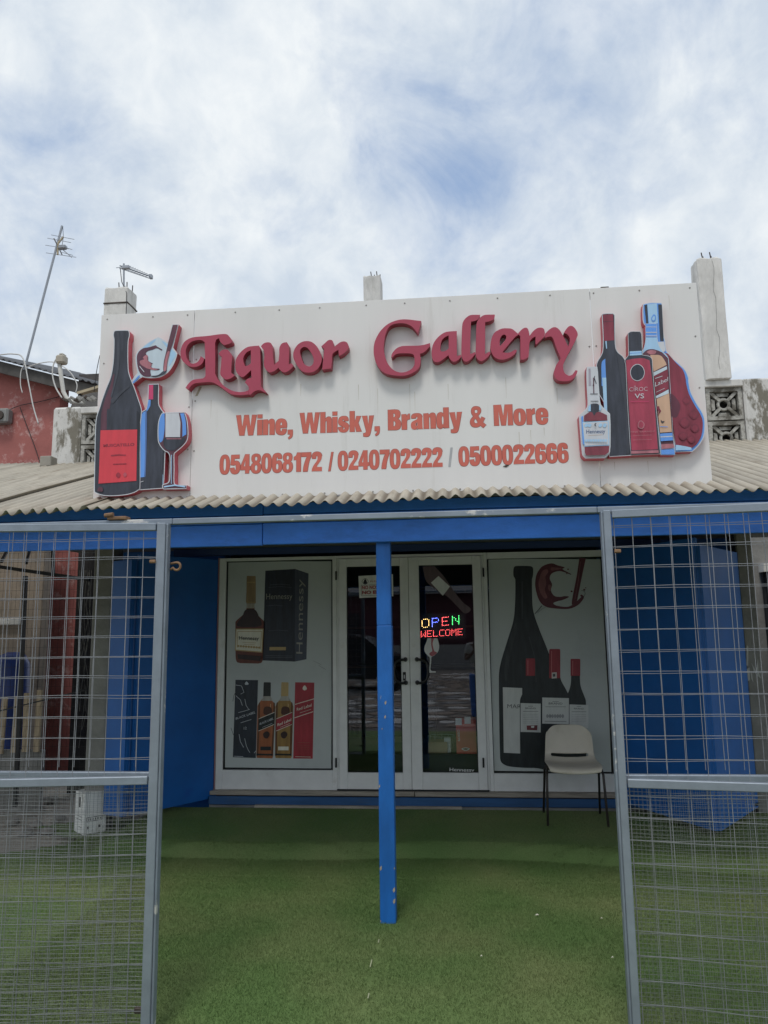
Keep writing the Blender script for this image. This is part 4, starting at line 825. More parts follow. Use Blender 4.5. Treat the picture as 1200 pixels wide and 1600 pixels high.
bo = smooth(A([(310,128),(440,126)]) + A([(458,140),(460,190),(447,240),(443,400),(445,520),(452,610),(480,700),(520,800),(565,930),(600,1040)]) + B([(600,60),(585,240),(585,500),(585,800),(584,925,1),(530,960),(440,988),(300,1003),(170,1000),(80,972),(62,955),(64,700),(72,300),(80,140),(95,60)]) + A([(120,1040),(150,940),(200,800),(248,680),(275,550),(288,400),(292,230),(284,180),(290,140)]), 4)
k = cutout(bo, y1_, 'big wine bottle picture with red label at the left end'); p = Print(y1_)
p.shape(bo, SL); p.shape(smooth(A([(275,640),(292,640),(275,760),(262,880),(235,1040,1)])+B([(205,0),(200,235,1),(128,240,1),(135,60)])+A([(150,1030),(190,900),(245,760)])), SLR)
for w0, w1, m_ in ((560, 590, pr('slate dark', (.022, .025, .035))),): p.shape(smooth(B([(w0-8, 20), (w1, 60), (w1-4, 500), (w1-6, 920), (w0, 930), (w0+6, 500)]), 3), m_)
p.shape(smooth(A([(320,150),(345,145),(352,300),(350,480),(335,620),(300,760),(262,900),(245,900),(290,720),(318,560),(322,300)]), 4), pr('slate light', (.06, .066, .085)))
p.shape(smooth(A([(250,930),(330,860),(450,770),(470,780),(360,880),(270,980)]), 4), pr('slate mid', (.05, .055, .072)))
p.shape(B([(128,242),(558,233),(548,835),(105,868)]), LRED)
p.text('MUSCATELLO', B([(160,440)])[0], B([(525,425)])[0], 4.6, LDK, off=.05); p.line(B([(250,540),(340,530),(425,535)]), 2.2, LDK); p.line(B([(275,640),(430,634)]), 1.4, LDK)
p.shape(smooth(B([(335,735),(362,765),(335,800),(308,768)]), 4), LDK); p.shape(smooth(B([(415,735),(437,762),(415,790),(393,762)]), 4), pr('label mid', (.50, .09, .12))); p.shape(smooth(B([(115,905),(150,915),(150,960),(90,950)])), SLR)
p.build('picture_print', k)
b2 = smooth(A([(693,757,1),(805,755,1),(803,980)]) + B([(835,0),(870,50),(880,130),(878,500),(862,915,1),(585,935,1),(580,500),(590,90),(620,30),(665,0)]) + A([(685,1010),(688,960)]), 4)
k = cutout(b2, y2_, 'small dark wine bottle picture with pink capsule'); p = Print(y2_); p.shape(b2, SL)
p.shape(A([(695,760),(745,760),(745,930),(690,930)]), PINKC); p.shape(smooth(A([(690,935,1),(715,935,1),(712,1000),(690,1045)]) + B([(655,60),(652,500),(640,790,1),(590,795,1),(592,400),(597,90),(625,35),(665,5)])), SKYB)
p.shape(smooth(B([(800,60),(850,80),(862,200),(858,480),(850,700),(838,700),(845,300),(835,150)]), 3), pr('slate light', (.06,)*3)); p.shape(smooth(B([(655,10),(672,20),(668,400),(655,780),(642,790),(652,400)]), 3), pr('steel blue', (.09,.16,.36))); p.line(B([(860,760),(858,915)]), .8, PBL); p.line(B([(590,850),(632,838)]), .8, PGR); p.build('picture_print', k)
sp = smooth(A([(975,57,1),(1035,52,1),(970,325,1),(1022,395,1),(985,500),(930,590),(870,640),(800,668),(700,672),(620,660,1),(585,680),(500,750,1),(492,730,1),(530,670),(568,620),(560,560),(548,470),(560,390),(620,325),(700,262),(805,207,1),(865,240),(922,280,1)]), 4)
k = cutout(sp, y3_, 'tilted glass picture with splashing wine'); p = Print(y3_); p.shape(sp, PBL2)
p.shape(smooth(A([(625,330),(700,265),(780,225),(700,310),(640,345)])), PBL); p.shape(smooth(A([(850,250),(920,290),(960,340),(1010,400),(960,500),(930,540),(940,440),(925,350)])), PBL)
p.shape(smooth(A([(620,335),(700,318),(775,296),(790,310),(850,345),(845,358),(790,330),(745,345),(680,365),(660,395),(685,430),(690,480),(740,510),(720,520),(735,560),(820,572),(800,588),(720,580),(712,610),(720,650),(700,665),(630,655),(580,600),(556,500),(560,400)])), pr('splash deep', (0.1, 0.035, 0.06)))
p.shape(smooth(A([(660,410),(680,420),(680,470),(730,520),(715,545),(750,565),(800,575),(770,588),(700,575),(660,560),(600,520),(590,480),(640,460),(625,440)])), WNL)
p.shape(smooth(A([(720,655),(800,645),(860,600),(905,585),(880,630),(800,662),(740,668)])), SL); p.shape(smooth(A([(975,57,1),(1033,55,1),(985,240),(945,370),(915,480),(900,590),(865,595),(868,500),(890,400),(925,250)])), SLR); p.shape(smooth(A([(915,370),(940,375),(912,480),(895,590),(870,595),(880,480)])), WNL)
p.shape(smooth(A([(500,735),(575,650),(590,655),(515,740)]), 3), SKYB); p.line(A([(585,540),(640,610)]), 1.1, PGR)
p.build('picture_print', k)
wg = smooth(B([(850,45,1),(1110,35,1),(1140,150),(1148,300),(1130,370),(1080,430),(1010,490),(985,520),(985,700),(985,860),(1020,890),(1132,892,1),(1132,920,1),(865,925,1),(862,885),(925,860),(945,800),(948,560),(925,500),(880,475),(830,415),(808,350),(808,200),(820,120)]), 4)
k = cutout(wg, y4_ - .012, 'wine glass picture, half full'); p = Print(y4_ - .012); p.shape(wg, SLR)
p.shape(smooth(B([(850,47,1),(878,45,1),(880,200),(865,330),(850,370),(822,380),(808,300),(812,180),(825,100)])), SKYB); p.shape(B([(890,45),(1045,40),(1065,150),(1060,322),(888,322)]), PGR)
p.shape(smooth(B([(1062,45,1),(1105,42,1),(1128,150),(1132,290),(1115,300),(1088,320,1),(1085,160)])), SKYB); p.shape(smooth(B([(865,335,1),(1118,325,1),(1110,375),(1060,430),(1000,470),(960,480),(900,465),(870,420)])), SL); p.line(B([(900,342),(1075,342)]), 1.2, WNL)
p.line(B([(960,530),(958,870)]), 1.0, PBL); p.line(B([(870,905),(1000,885),(1120,905)]), 2.2, PBL); p.build('picture_print', k)
# right group
r2 = smooth(D([(265,150,1),(300,145),(358,145,1),(370,160),(372,300),(378,440),(400,490),(445,530),(470,580),(482,700)]) + E([(490,100),(510,400),(522,690,1),(330,702,1),(310,300),(225,120)]) + D([(215,790),(213,620),(225,570),(255,520),(272,470),(275,350),(268,200)]), 4)
k = cutout(r2, y1_, 'dark wine bottle picture with maroon capsule', .004); p = Print(y1_); p.shape(r2, SL); p.shape(D([(268,152),(360,148),(372,380),(278,388)]), WN); p.line(D([(270,215),(365,210)]), .7, SLR)
p.shape(smooth(D([(395,500),(430,540),(455,600),(468,720)]) + E([(480,200),(495,450),(505,680,1),(480,680,1),(468,300)])), pr('slate mid', (.05,)*3)); p.shape(smooth(D([(290,545,1),(262,570),(255,620),(258,790,1),(300,790,1),(292,620)])), SKYB); p.shape(E([(262,0),(298,0),(308,300),(280,285)]), PBL); p.shape(D([(290,388),(302,388),(306,455),(298,455)]), PBL); p.build('picture_print', k)
xo = smooth(D([(632,62,1),(700,50),(790,52,1),(795,150),(800,300),(818,390),(830,470),(870,530),(940,590),(1000,650),(1030,720)]) + E([(1030,30),(1050,130),(1100,230),(1155,320),(1175,400),(1165,520),(1120,600),(1065,655,1),(915,660,1),(905,400),(830,100)]) + D([(760,500),(740,300),(645,240),(630,150)]), 4)
k = cutout(xo, SY - .049, 'rounded cognac decanter picture outlined in blue'); p = Print(SY - .049); p.shape(xo, SKYB)
p.shape(D([(665,58),(750,52),(760,230),(680,230)]), PBL); p.shape(D([(762,60),(795,62),(812,390),(780,388)]), SL); p.shape(D([(640,68),(664,62),(675,240),(655,230)]), SL); p.shape(smooth(D([(700,185),(722,150),(742,165),(738,205),(712,215)]), 4), SKYB); p.shape(smooth(D([(708,188),(722,165),(733,172),(730,198),(715,203)]), 4), PBL)
p.shape(D([(758,395),(815,392),(828,478),(770,500)]), PGR)
p.shape(smooth(D([(805,490,1),(850,500,1),(920,580),(985,650),(1010,740)]) + E([(1010,40),(1035,140),(1085,240),(1140,330),(1160,400),(1150,510),(1110,590),(1060,630,1),(920,620,1),(880,300)])), WN)
p.shape(smooth(E([(870,150),(930,190),(960,260),(930,350),(880,340)])), pr('wine deep', (0.12, 0.03, 0.05))); 
for (a, c, r_) in ((1015, 205, 38), (1080, 330, 45), (1000, 400, 50), (1090, 450, 40), (985, 520, 40), (1060, 550, 36)): p.shape(smooth(E([(a, c-r_), (a+r_, c), (a, c+r_), (a-r_, c)]), 4), pr('wine mid', (0.2, 0.032, 0.055))); p.shape(smooth(E([(a, c-r_*.7), (a+r_*.7, c), (a, c+r_*.7), (a-r_*.7, c)]), 4), WN)
p.shape(smooth(E([(920,600,1),(990,610),(1060,625,1),(1060,645,1),(918,650,1)]), 3), PBL); p.build('picture_print', k)
rl = smooth(D([(650,235,1),(745,232,1),(752,360),(768,430),(800,480),(840,520),(855,560),(862,700)]) + E([(870,100),(890,450),(912,690,1),(785,690,1),(740,300),(715,0)]) + D([(700,600),(625,500),(640,440),(652,370)]), 4)
k = cutout(rl, SY - .054, 'whisky bottle picture with slanted red label', .002); p = Print(SY - .054); p.shape(rl, PBL)
PEACH = pr('peach', (.62, .40, .27)); 
p.shape(D([(650,235),(745,233),(750,355),(652,355)]), SKYB); p.line(D([(650,262),(746,262)]), .8, PGR); p.line(D([(650,310),(748,310)]), 1.2, PGR); p.line(D([(652,342),(750,342)]), 1.2, PGR)
p.shape(smooth(D([(625,500,1),(660,468),(710,460),(760,472),(800,490,1),(850,540,1),(862,700,1)]) + E([(890,450),(900,600,1),(790,600,1),(735,200,1)])), SLR)
p.shape(smooth(D([(690,512,1),(780,516),(825,570),(838,600,1),(722,660,1),(705,560)])), PEACH); p.shape(smooth(D([(660,485),(700,468),(745,478),(730,505),(690,505)]), 4), WNL)
p.shape(D([(720,668),(840,612),(842,640),(724,700)]), PBL2); p.shape(D([(724,700),(848,640)]) + E([(855,100),(740,160)]), WN); p.shape(E([(742,165),(855,105),(858,140),(746,185)]), PBL2)
p.text('Label', D([(735,795)])[0], D([(850,745)])[0], 6.6, PGR, off=.0); p.line(D([(735,722),(800,700)]), .9, PGR); p.line(E([(745,130),(820,95)]), .6, PGR)
p.shape(E([(748,190),(860,140),(885,485),(778,492)]), PEACH); p.shape(E([(778,500),(888,492),(895,560),(785,568)]), SKYB); p.line(E([(783,530),(890,524)]), 1.6, PGR); p.shape(E([(788,595),(900,590),(905,625),(792,640)]), WNL)
p.shape(smooth(E([(750,262),(770,255),(775,275),(788,300),(770,325),(762,350),(765,300),(755,285)]), 3), WN); p.shape(smooth(E([(785,375),(800,390),(820,388),(805,405),(792,400)]), 3), SL); p.line(E([(778,436),(850,440)]), 1.0, SKYB); p.shape(E([(790,645),(908,640),(910,685),(790,685)]), SKYB)
p.build('picture_print', k)
ci = smooth(D([(495,320,1),(520,305),(600,305,1),(612,330),(618,460),(622,515,1),(680,525),(705,550),(712,650)]) + E([(725,100),(750,350),(780,680,1),(520,690,1),(495,300),(480,0)]) + D([(475,600),(468,560),(500,515,1),(498,400)]), 4)
k = cutout(ci, y1_ - .003, 'rectangular red bottle picture with black stopper', .0025); p = Print(y1_ - .003); p.shape(ci, SL)
p.shape(smooth(D([(475,560,1),(530,548),(620,540),(685,560,1),(715,780,1)]) + E([(760,640,1),(525,650,1)]), 4), pr('bottle red', (0.38, 0.05, 0.09))); p.shape(D([(508,480),(615,475),(618,512),(508,518)]), PBL); p.line(D([(510,497),(616,492)]), .8, SKYB)
p.shape(smooth(D([(577,592),(622,615),(642,665),(625,720),(577,745),(530,722),(512,665),(532,615)]), 5), PGR); p.shape(smooth(D([(577,597),(618,618),(637,665),(621,716),(577,738),(534,718),(517,665),(536,619)]), 5), pr('oval', (0.03, 0.035, 0.05)))
p.text('CIROC', E([(505,122)])[0], E([(668,116)])[0], 5.8, PGR, off=-.018); p.line(E([(548,80),(555,74),(562,80)]), .6, PGR); p.text('VS', E([(552,186)])[0], E([(636,184)])[0], 7.4, PGR, off=.005); p.line(E([(515,215),(680,212)]), .7, PINKC)
p.shape(smooth(E([(610,382),(640,412),(632,450),(605,458),(580,440),(585,400)]), 4), WNL); p.shape(smooth(E([(610,390),(632,414),(625,442),(605,448),(588,434),(592,404)]), 4), pr('bottle red', (0.38, 0.05, 0.09)*3)); p.text('FINE BRANDY', E([(516,492)])[0], E([(735,486)])[0], 2.3, WNL, off=.01); p.line(E([(535,520),(705,512)]), .6, WNL); p.line(E([(535,557),(705,553)]), .6, WNL); p.shape(E([(520,655),(765,648),(768,672),(522,680)]), WNL)
p.build('picture_print', k)
he = smooth(D([(128,625,1),(215,622,1),(225,790)]) + E([(240,230),(275,280),(325,325,1),(330,450),(325,660),(290,712,1),(115,715,1),(90,680),(62,345,1),(125,280),(140,230)]) + D([(132,790)]), 4)
k = cutout(he, y1_ - .008, 'small cognac bottle picture with white label'); p = Print(y1_ - .008); p.shape(he, PGR)
p.shape(D([(140,635),(158,633),(165,790),(142,790)]), pr('mauve', (.40, .36, .42))); p.line(D([(195,700),(190,745),(180,790)]), 1.2, SL); p.line(D([(192,715),(210,770)]), 1.0, SL); p.line(E([(185,0),(188,140)]), 1.5, SLR); p.line(E([(155,145),(222,145)]), 1.0, SL); p.line(E([(160,210),(228,210)]), 1.0, SL)
p.shape(smooth(E([(165,235),(215,232),(235,250),(232,300),(210,330),(190,345),(170,330),(150,295),(148,255)]), 4), SL); p.shape(E([(160,235),(140,260),(135,300),(160,300)]), PBL); p.shape(E([(235,240),(255,262),(250,295),(235,290)]), PBL)
p.shape(smooth(E([(100,340,1),(150,308),(175,312),(190,340),(210,312),(245,308),(305,335,1),(308,382,1),(100,388,1)]), 4), pr('cognac wine', (0.22, 0.045, 0.065)))
p.shape(E([(75,350),(92,340),(100,600),(88,590)]), SKYB)
p.shape(E([(85,398),(320,385),(325,605),(105,615)]), PBL); p.shape(E([(92,404),(313,392),(318,598),(110,608)]), PGR)
p.text('Hennessy', E([(120,500)])[0], E([(290,496)])[0], 6.2, pr('label navy', (.10, .14, .26)), off=.016); p.line(E([(140,515),(265,510)]), .5, PEACH)
for a_ in (120, 150, 245, 285): p.shape(smooth(E([(a_-16, 428), (a_, 408), (a_+18, 418), (a_+8, 440), (a_-8, 442)]), 3), PBL)
for a_ in range(120, 300, 22): p.shape(smooth(E([(a_-10, 562), (a_, 548), (a_+10, 560), (a_, 576)]), 3), PBL)
p.shape(smooth(E([(195,412),(212,406),(202,420),(210,434),(196,432)]), 3), SL); p.shape(E([(105,620),(326,610),(322,665),(290,690),(120,695),(108,670)]), pr('cognac wine', (0.22, 0.045, 0.065)*3)); p.build('picture_print', k)
# ================================================================ upper storey: parapet, breeze blocks, pillars
pw = thing('parapet_wall', 'whitewashed parapet wall with patterned breeze blocks behind the sign', 'wall')
YQ = 0.0; zT = 3.775
xA, xB = P(82, 650, YQ).x, P(126, 650, YQ).x
xC, xD = P(1165, 650, YQ).x, P(1275, 650, YQ).x
MB().bbox((xA, YQ, 2.4), (xB, YQ + .22, zT + .01), .02).build('end_pier', WHITEW, pw)
MB().bbox((xC, YQ - .004, 2.4), (xD, YQ + .22, zT + .002), .015).build('plastered_pier', WHITEW, pw)
MB().bbox((xB + .001, YQ - .01, zT - .065), (xC - .001, YQ + .2, zT - .002), .006).build('coping', CONC, pw)
MB().box((xB + .001, YQ + .01, 2.4), (xC - .001, YQ + .19, zT - .065 - .62)).build('wall_base', CONC, pw)
BLK_ = mat('breeze block', (.46, .45, .41), .85, var=.2, vscale=8, bump=.005, bscale=30, dirt=(.13, .12, .10), dscale=9, dthr=(.42, .58))
bw_ = .30; gapx = .012; n = int((xC - xB) / (bw_ + gapx)); bw_ = (xC - xB) / n - gapx; bh = .298
def breeze():
    m = MB(); w = bw_; h = bh; t = .035; d0, d1 = 0.02, .12
    m.box((0, d0, 0), (t, d1, h)); m.box((w - t, d0, 0), (w, d1, h)); m.box((t, d0, 0), (w - t, d1, t)); m.box((t, d0, h - t), (w - t, d1, h))
    for a in (45, 135, 225, 315):
        M = Matrix.Translation((w/2, 0, h/2)) @ Matrix.Rotation(R(a), 4, 'Y'); m.box((.045, d0 + .012, -.014), (.155, d1, .014), mat=M)
        M = Matrix.Translation((w/2, 0, h/2)) @ Matrix.Rotation(R(a), 4, 'Y')
    for a in (0, 90, 180, 270):
        M = Matrix.Translation((w/2, 0, h/2)) @ Matrix.Rotation(R(a), 4, 'Y'); m.add([M @ Vector(q) for q in ((.075, d0+.03, -.045), (.105, d0+.03, -.055), (.105, d0+.03, .055), (.075, d0+.03, .045), (.075, d1, -.045), (.105, d1, -.055), (.105, d1, .055), (.075, d1, .045))], [(0,1,2,3),(0,1,5,4),(1,2,6,5),(2,3,7,6),(3,0,4,7)])
    m.tube([(w/2 + .048*math.cos(a*math.pi/8), d0 + .03, h/2 + .048*math.sin(a*math.pi/8)) for a in range(16)], .014, 6, close=True)
    m.box((.0, d1 + .03, .0), (w, d1 + .035, h), 1)  # dark backing sheet paints shade into the block openings
    return m.build('breeze_block', [BLK_, mat('block void shade', (.05, .048, .045), .9, var=.2)], pw)
b0 = breeze(); b0.location = (xB + gapx/2, YQ, zT - .068 - bh); first = True
for r_ in range(2):
    for k in range(n):
        if first: first = False; continue
        put(b0, pw, (xB + gapx/2 + k*(bw_ + gapx), YQ + random.uniform(-.004, .004), zT - .068 - bh - r_*(bh + .012)))
MB().box((xB + .002, YQ + .03, zT - .7), (xC - .002, YQ + .1, zT - .066)).build('mortar_joints', CONC, pw) if False else None
def pillar(u0, u1, vt, Y, zb, label, lean=0.0, tap=0.0, depth=.22, bars=2, band=False):
    a, c = P(u0, vt, Y), P(u1, vt, Y); w = c.x - a.x; h = (a.z + c.z)/2 - zb
    o = thing('concrete_pillar', label, 'pillar', ((a.x+c.x)/2, Y + depth/2, zb), 'unfinished pillars above the shop')
    bm = bmesh.new(); bmesh.ops.create_cube(bm, size=1)
    for v in bm.verts: v.co = Vector((v.co.x*w, v.co.y*depth, (v.co.z + .5)*h))
    bmesh.ops.subdivide_edges(bm, edges=bm.edges[:], cuts=5, use_grid_fill=True)
    bmesh.ops.bevel(bm, geom=[e for e in bm.edges if len(e.link_faces) == 2 and e.calc_face_angle(0) > 1], offset=.008, segments=1, affect='EDGES')
    rr = random.Random(int(u0))
    for v in bm.verts:
        v.co.x += rr.uniform(-.004, .004) + lean*v.co.z; v.co.y += rr.uniform(-.004, .004); v.co.z += rr.uniform(-.006, .012) if v.co.z > h - .02 else 0
    me = bpy.data.meshes.new('shaft'); bm.to_mesh(me); bm.free(); me.materials.append(CONC); s = bpy.data.objects.new('shaft', me); C.objects.link(s); s.parent = o
    if band: MB().bbox((-w/2 - .006, -depth/2 - .006, h - .17), (w/2 + .006, depth/2 + .006, h - .155), .003).build('joint_band', STEELB, o)
    for k in range(bars):
        x = (-.12 + .34*k)*w; MB().tube([(x, 0, h - .02), (x + .004, .003, h + .05), (x + rr.uniform(-.006, .006), 0, h + .105)], .0055, 6).build('rebar', STEELB, o)
        MB().tube([(x + .03, .07, h - .02), (x + .032, .07, h + .10)], .0055, 6).build('rebar', STEELB, o)
    return o, w, h
zp = zT - .003
pl_, w_, h_ = pillar(163.5, 200, 449, -.02, zp, 'short concrete pillar with rebar and an aerial above the left end of the sign', band=True)
pillar(568, 594.5, 431, 1.2, 3.0, 'slim concrete pillar poking above the middle of the sign')
pr_o, wr2, hr2 = pillar(1088.5, 1127, 403, -.04, zp, 'tall cracked concrete pillar at the right end of the sign', depth=.2)
pts = []; zc = hr2
rr = random.Random(5)
mb = MB(); xcr = .02
cr_pts = [(xcr + .012*math.sin(k*1.3) + rr.uniform(-.008, .008), -.1045, hr2 - .02 - k*.075) for k in range(int(hr2/.075))]
mb.tube(cr_pts, .0011, 4); mb.build('crack', mat('crack', (.05, .05, .05), .9, var=0), pr_o)
# concrete columns beside the shutters
def column(u0, u1, v, Y, label):
    a, c = P(u0, v, Y), P(u1, v, Y); o = thing('concrete_column', label, 'column', ((a.x+c.x)/2, Y + .1, 0), 'columns at the porch sides')
    MB().bbox((-(c.x-a.x)/2, -.1, 0), ((c.x-a.x)/2, .1, 2.40), .012).build('shaft', CONCD, o); return o
column(139, 170, 1050, -.62, 'grey rendered column left of the left blue shutters'); cr_ = column(1166, 1192, 1050, -.16, 'grey column with flaking white paint right of the right shutters')
mb = MB(); 
for (pp) in ([(1167, 1045), (1171, 1043), (1172, 1062), (1168.5, 1064)], [(1172.5, 1050), (1175, 1053), (1177, 1066), (1173.5, 1060)], [(1174, 1036), (1181, 1048), (1184, 1030), (1185, 1050), (1189, 1060), (1183, 1056), (1178, 1050)], [(1166.5, 1008), (1169, 1010), (1169, 1040), (1166, 1040)]): mb.plate(XZ(pp, -.162), -.162 - .002, .002)
q = mb.build('paint_flake', mat('white paint flakes', (.5, .5, .48), .7), cr_); q.location = -cr_.location

# ================================================================ blue shutters
def shutter(p0, p1, zb, zt, label, rib=False):
    p0 = Vector((p0[0], p0[1], 0)); p1 = Vector((p1[0], p1[1], 0)); d = p1 - p0; w = d.length
    o = thing('shutter_leaf', label, 'shutter', (p0.x, p0.y, zb), 'blue folding shutters', math.atan2(d.y, d.x))
    MB().bbox((.003, -.012, .003), (w - .003, .006, zt - zb - .003), .001).build('board', BLUES, o)
    for (a, c) in ((.0, .05), (w - .05, w)): MB().bbox((a, .0065, 0), (c, .035, zt - zb), .003).build('stile', BLUES, o)
    for z in (0, (zt - zb)/2, zt - zb - .05): MB().bbox((.051, .0065, z), (w - .051, .033, z + .05), .003).build('rail', BLUES, o)
    return o, w
s_tl = P(250, 868, -.5).z
shutter((-2.655, -.70), (-2.20, -.04), .15, 2.25, 'inner leaf of the left shutters, deep blue, beside the cognac poster')
lx0, lx1 = P(196, 1200, -.74).x, P(158, 1200, -.74).x
shutter((lx1, -.66), (lx0, -.74), .15, 2.2, 'narrow outer leaf of the left shutters, beside the grey column')
shutter((1.30, -.035), (1.771, -.956), .15, 2.25, 'inner leaf of the right shutters, deep blue, behind the right gate')
so_, sw_ = shutter((1.800, -.956), (2.335, -.20), .15, 2.2, 'outer leaf of the right shutters, brighter blue, beside the flaking column')
MB().bbox((sw_ - .09, -.03, .03), (sw_ - .03, -.0125, .045), .002).build('bolt', HAND, so_)
for s_, p_ in ((.1, .6), (.5, 1.0), (.85, 1.55)): pass

# ================================================================ fence frame, fixed panels, gates
MZ = P(240, 1213, -3.585).z; TZ = 2.083; SPV = .0857
def mesh_wires(w, z0, z1, sp, sv, r, par, name, m, sgn, wob=.0, kind=None, n=4, y=0.0, jit=.0):
    mb = MB(); rr = random.Random(int(w*1000 + z0*77))
    k = 0; x = sp*.55
    while x < w:
        ph = rr.uniform(0, 6); 
        pts = [(sgn*(x + wob*math.sin(ph + z*9)), y + wob*math.cos(ph + z*7), z) for z in ([z0, z1] if not wob else [z0 + (z1-z0)*i/5 for i in range(6)])]
        mb.tube(pts, r, n, caps=False); x += sp + rr.uniform(-jit, jit)
    z = z1 - sv*.55
    while z > z0:
        ph = rr.uniform(0, 6)
        pts = [(sgn*xx, y - r*1.8 + wob*math.sin(ph + xx*8), z + wob*1.6*math.sin(ph*2 + xx*6) + sag(xx, z, wob)) for xx in ([0, w] if not wob else [w*i/8 for i in range(9)])]
        mb.tube(pts, r, n, caps=False); z -= sv + rr.uniform(-jit, jit)
    return mb.build(name, m, par, kind=kind)
def sag(x, z, w): return w*1.5*math.sin(x*9 + z*3)
def leaf(hx, hy, ang, sgn, w, sp, label, T=TZ):
    o = thing('gate_leaf', label, 'gate', (hx, hy, 0), 'mesh gate leaves', R(ang))
    B_ = .0335 if sgn < 0 else .027; th = .03
    MB().bbox((0 if sgn > 0 else -B_*1.12, -th, -.06), (B_*1.12 if sgn > 0 else 0, 0, T), .003).build('hinge_stile', GALV, o)
    MB().bbox((sgn*w - .02, -th, -.06), (sgn*w + .02, 0, T), .003).build('outer_stile', GALV, o)
    for z in (T - .034, MZ - .034, -.06): 
        MB().bbox((min(sgn*B_*1.27, sgn*(w-.021)), -th + .001, z), (max(sgn*B_*1.27, sgn*(w-.021)), -.001, z + .034), .003).build('rail', GALV, o)
    mesh_wires(w, MZ, T - .02, sp, SPV, .00145, o, 'wire_mesh', WIRE, sgn, jit=.003, wob=.0012)
    mesh_wires(w, -.04, MZ - .02, sp, SPV, .00145, o, 'wire_mesh', WIRE, sgn, jit=.003, wob=.0012)
    f = mesh_wires(w, -.04, MZ - .03, .0165, .0158, .00055, o, 'fine_mesh', FINEW, sgn, wob=.0016, n=3, y=.006, jit=.0006); f['kind'] = 'stuff'
    return o
GY = -3.555; hL = P(257, 820, GY - .03); hR = P(944, 802, GY - .03)
gl = leaf(hL.x, GY, 7.5, -1, 1.15, .066, 'left mesh gate leaf folded open in front of the porch, white carton behind it', P(250, 817, GY - .03).z)
gr = leaf(hR.x, GY, -7.8, 1, 1.15, .0755, 'right mesh gate leaf folded open, blue shutters behind it', P(950, 797, GY - .03).z)
gate_top = P(250, 817, GY - .03).z
fx = thing('steel_gateway', 'grey steel gateway frame with flaking top rail across the porch', 'gateway', (0, 0, 0))
zr = P(600, 807, -3.52).z
for (xa, xb, nm) in ((-3.4, hL.x + .02, 0), (hL.x + .021, hR.x - .021, 1), (hR.x - .02, 3.0, 2)):
    MB().bbox((xa, -3.548, zr - .013), (xb, -3.515, zr + .013), .003).build('top_rail', RAILM, fx)
for hx, s in ((hL.x, 1), (hR.x, -1)):
    MB().bbox((hx + (.002 if s > 0 else -.012), -3.575, -.07), (hx + (.012 if s > 0 else -.002), -3.535, zr - .0135), .003).build('post', RAILM, fx)
    c_ = hx + s*.010
    MB().tube([(hx - s*.03, -3.60, P(250, 877, -3.6).z), (hx - s*.055, -3.60, P(250, 877, -3.6).z)], .008, 6).build('hinge', RUST, fx)
rg = P(272, 885, -3.55); mb = MB(); mb.tube([(hL.x + .02, -3.55, rg.z + .012)] + [(rg.x + .012 + .017*math.cos(a), -3.55, rg.z + .017*math.sin(a)) for a in [math.pi*(.55 - k*.13) for k in range(12)]] + [(hL.x + .02, -3.55, rg.z - .014)], .0055, 8); mb.build('hook_ring', RUST, fx, smooth=True)
mb = MB(); rp = P(188, 812, -3.53); mb.bbox((rp.x - .05, -3.56, rp.z - .004), (rp.x + .04, -3.51, rp.z + .012), .003); mb.tube([(rp.x - .06, -3.56, rp.z + .016), (rp.x - .02, -3.56, rp.z + .02)], .01, 8); mb.build('rail_bracket', RUST, fx)
mb = MB(); fb_ = P(218, 1578, -3.55); mb.bbox((fb_.x - .02, -3.56, fb_.z - .012), (fb_.x + .02, -3.54, fb_.z + .012), .003); mb.build('foot_bracket', STEELB, fx)
for sgn, hx, lab in ((-1, hL.x, 'fixed mesh fence panel behind the left gate leaf'), (1, hR.x, 'fixed mesh fence panel behind the right gate leaf')):
    o = thing('fence_panel', lab, 'fence panel', (hx, -3.552, 0), 'fixed fence panels')
    for z in (-.045, MZ - .008): MB().bbox((min(0, sgn*1.7), .004, z - .017), (max(0, sgn*1.7), .034, z + .017), .003).build('rail', GALV, o)
    MB().bbox((sgn*1.72 - .02, .004, -.07), (sgn*1.72 + .02, .036, zr - .014), .003).build('end_post', GALV, o)
    sp = .069 if sgn < 0 else .0755
    mesh_wires(1.7, MZ + .03, gate_top - .02, sp, SPV*1.005, .00145, o, 'wire_mesh', WIRE, sgn, jit=.002, wob=.001); mesh_wires(1.7, -.03, MZ - .02, sp, SPV*1.005, .00145, o, 'wire_mesh', WIRE, sgn, jit=.002, wob=.001)
    f = mesh_wires(1.7, -.03, MZ, .0165, .0158, .00055, o, 'fine_mesh', FINEW, sgn, wob=.0018, n=3, y=.006, jit=.0006); f['kind'] = 'stuff'

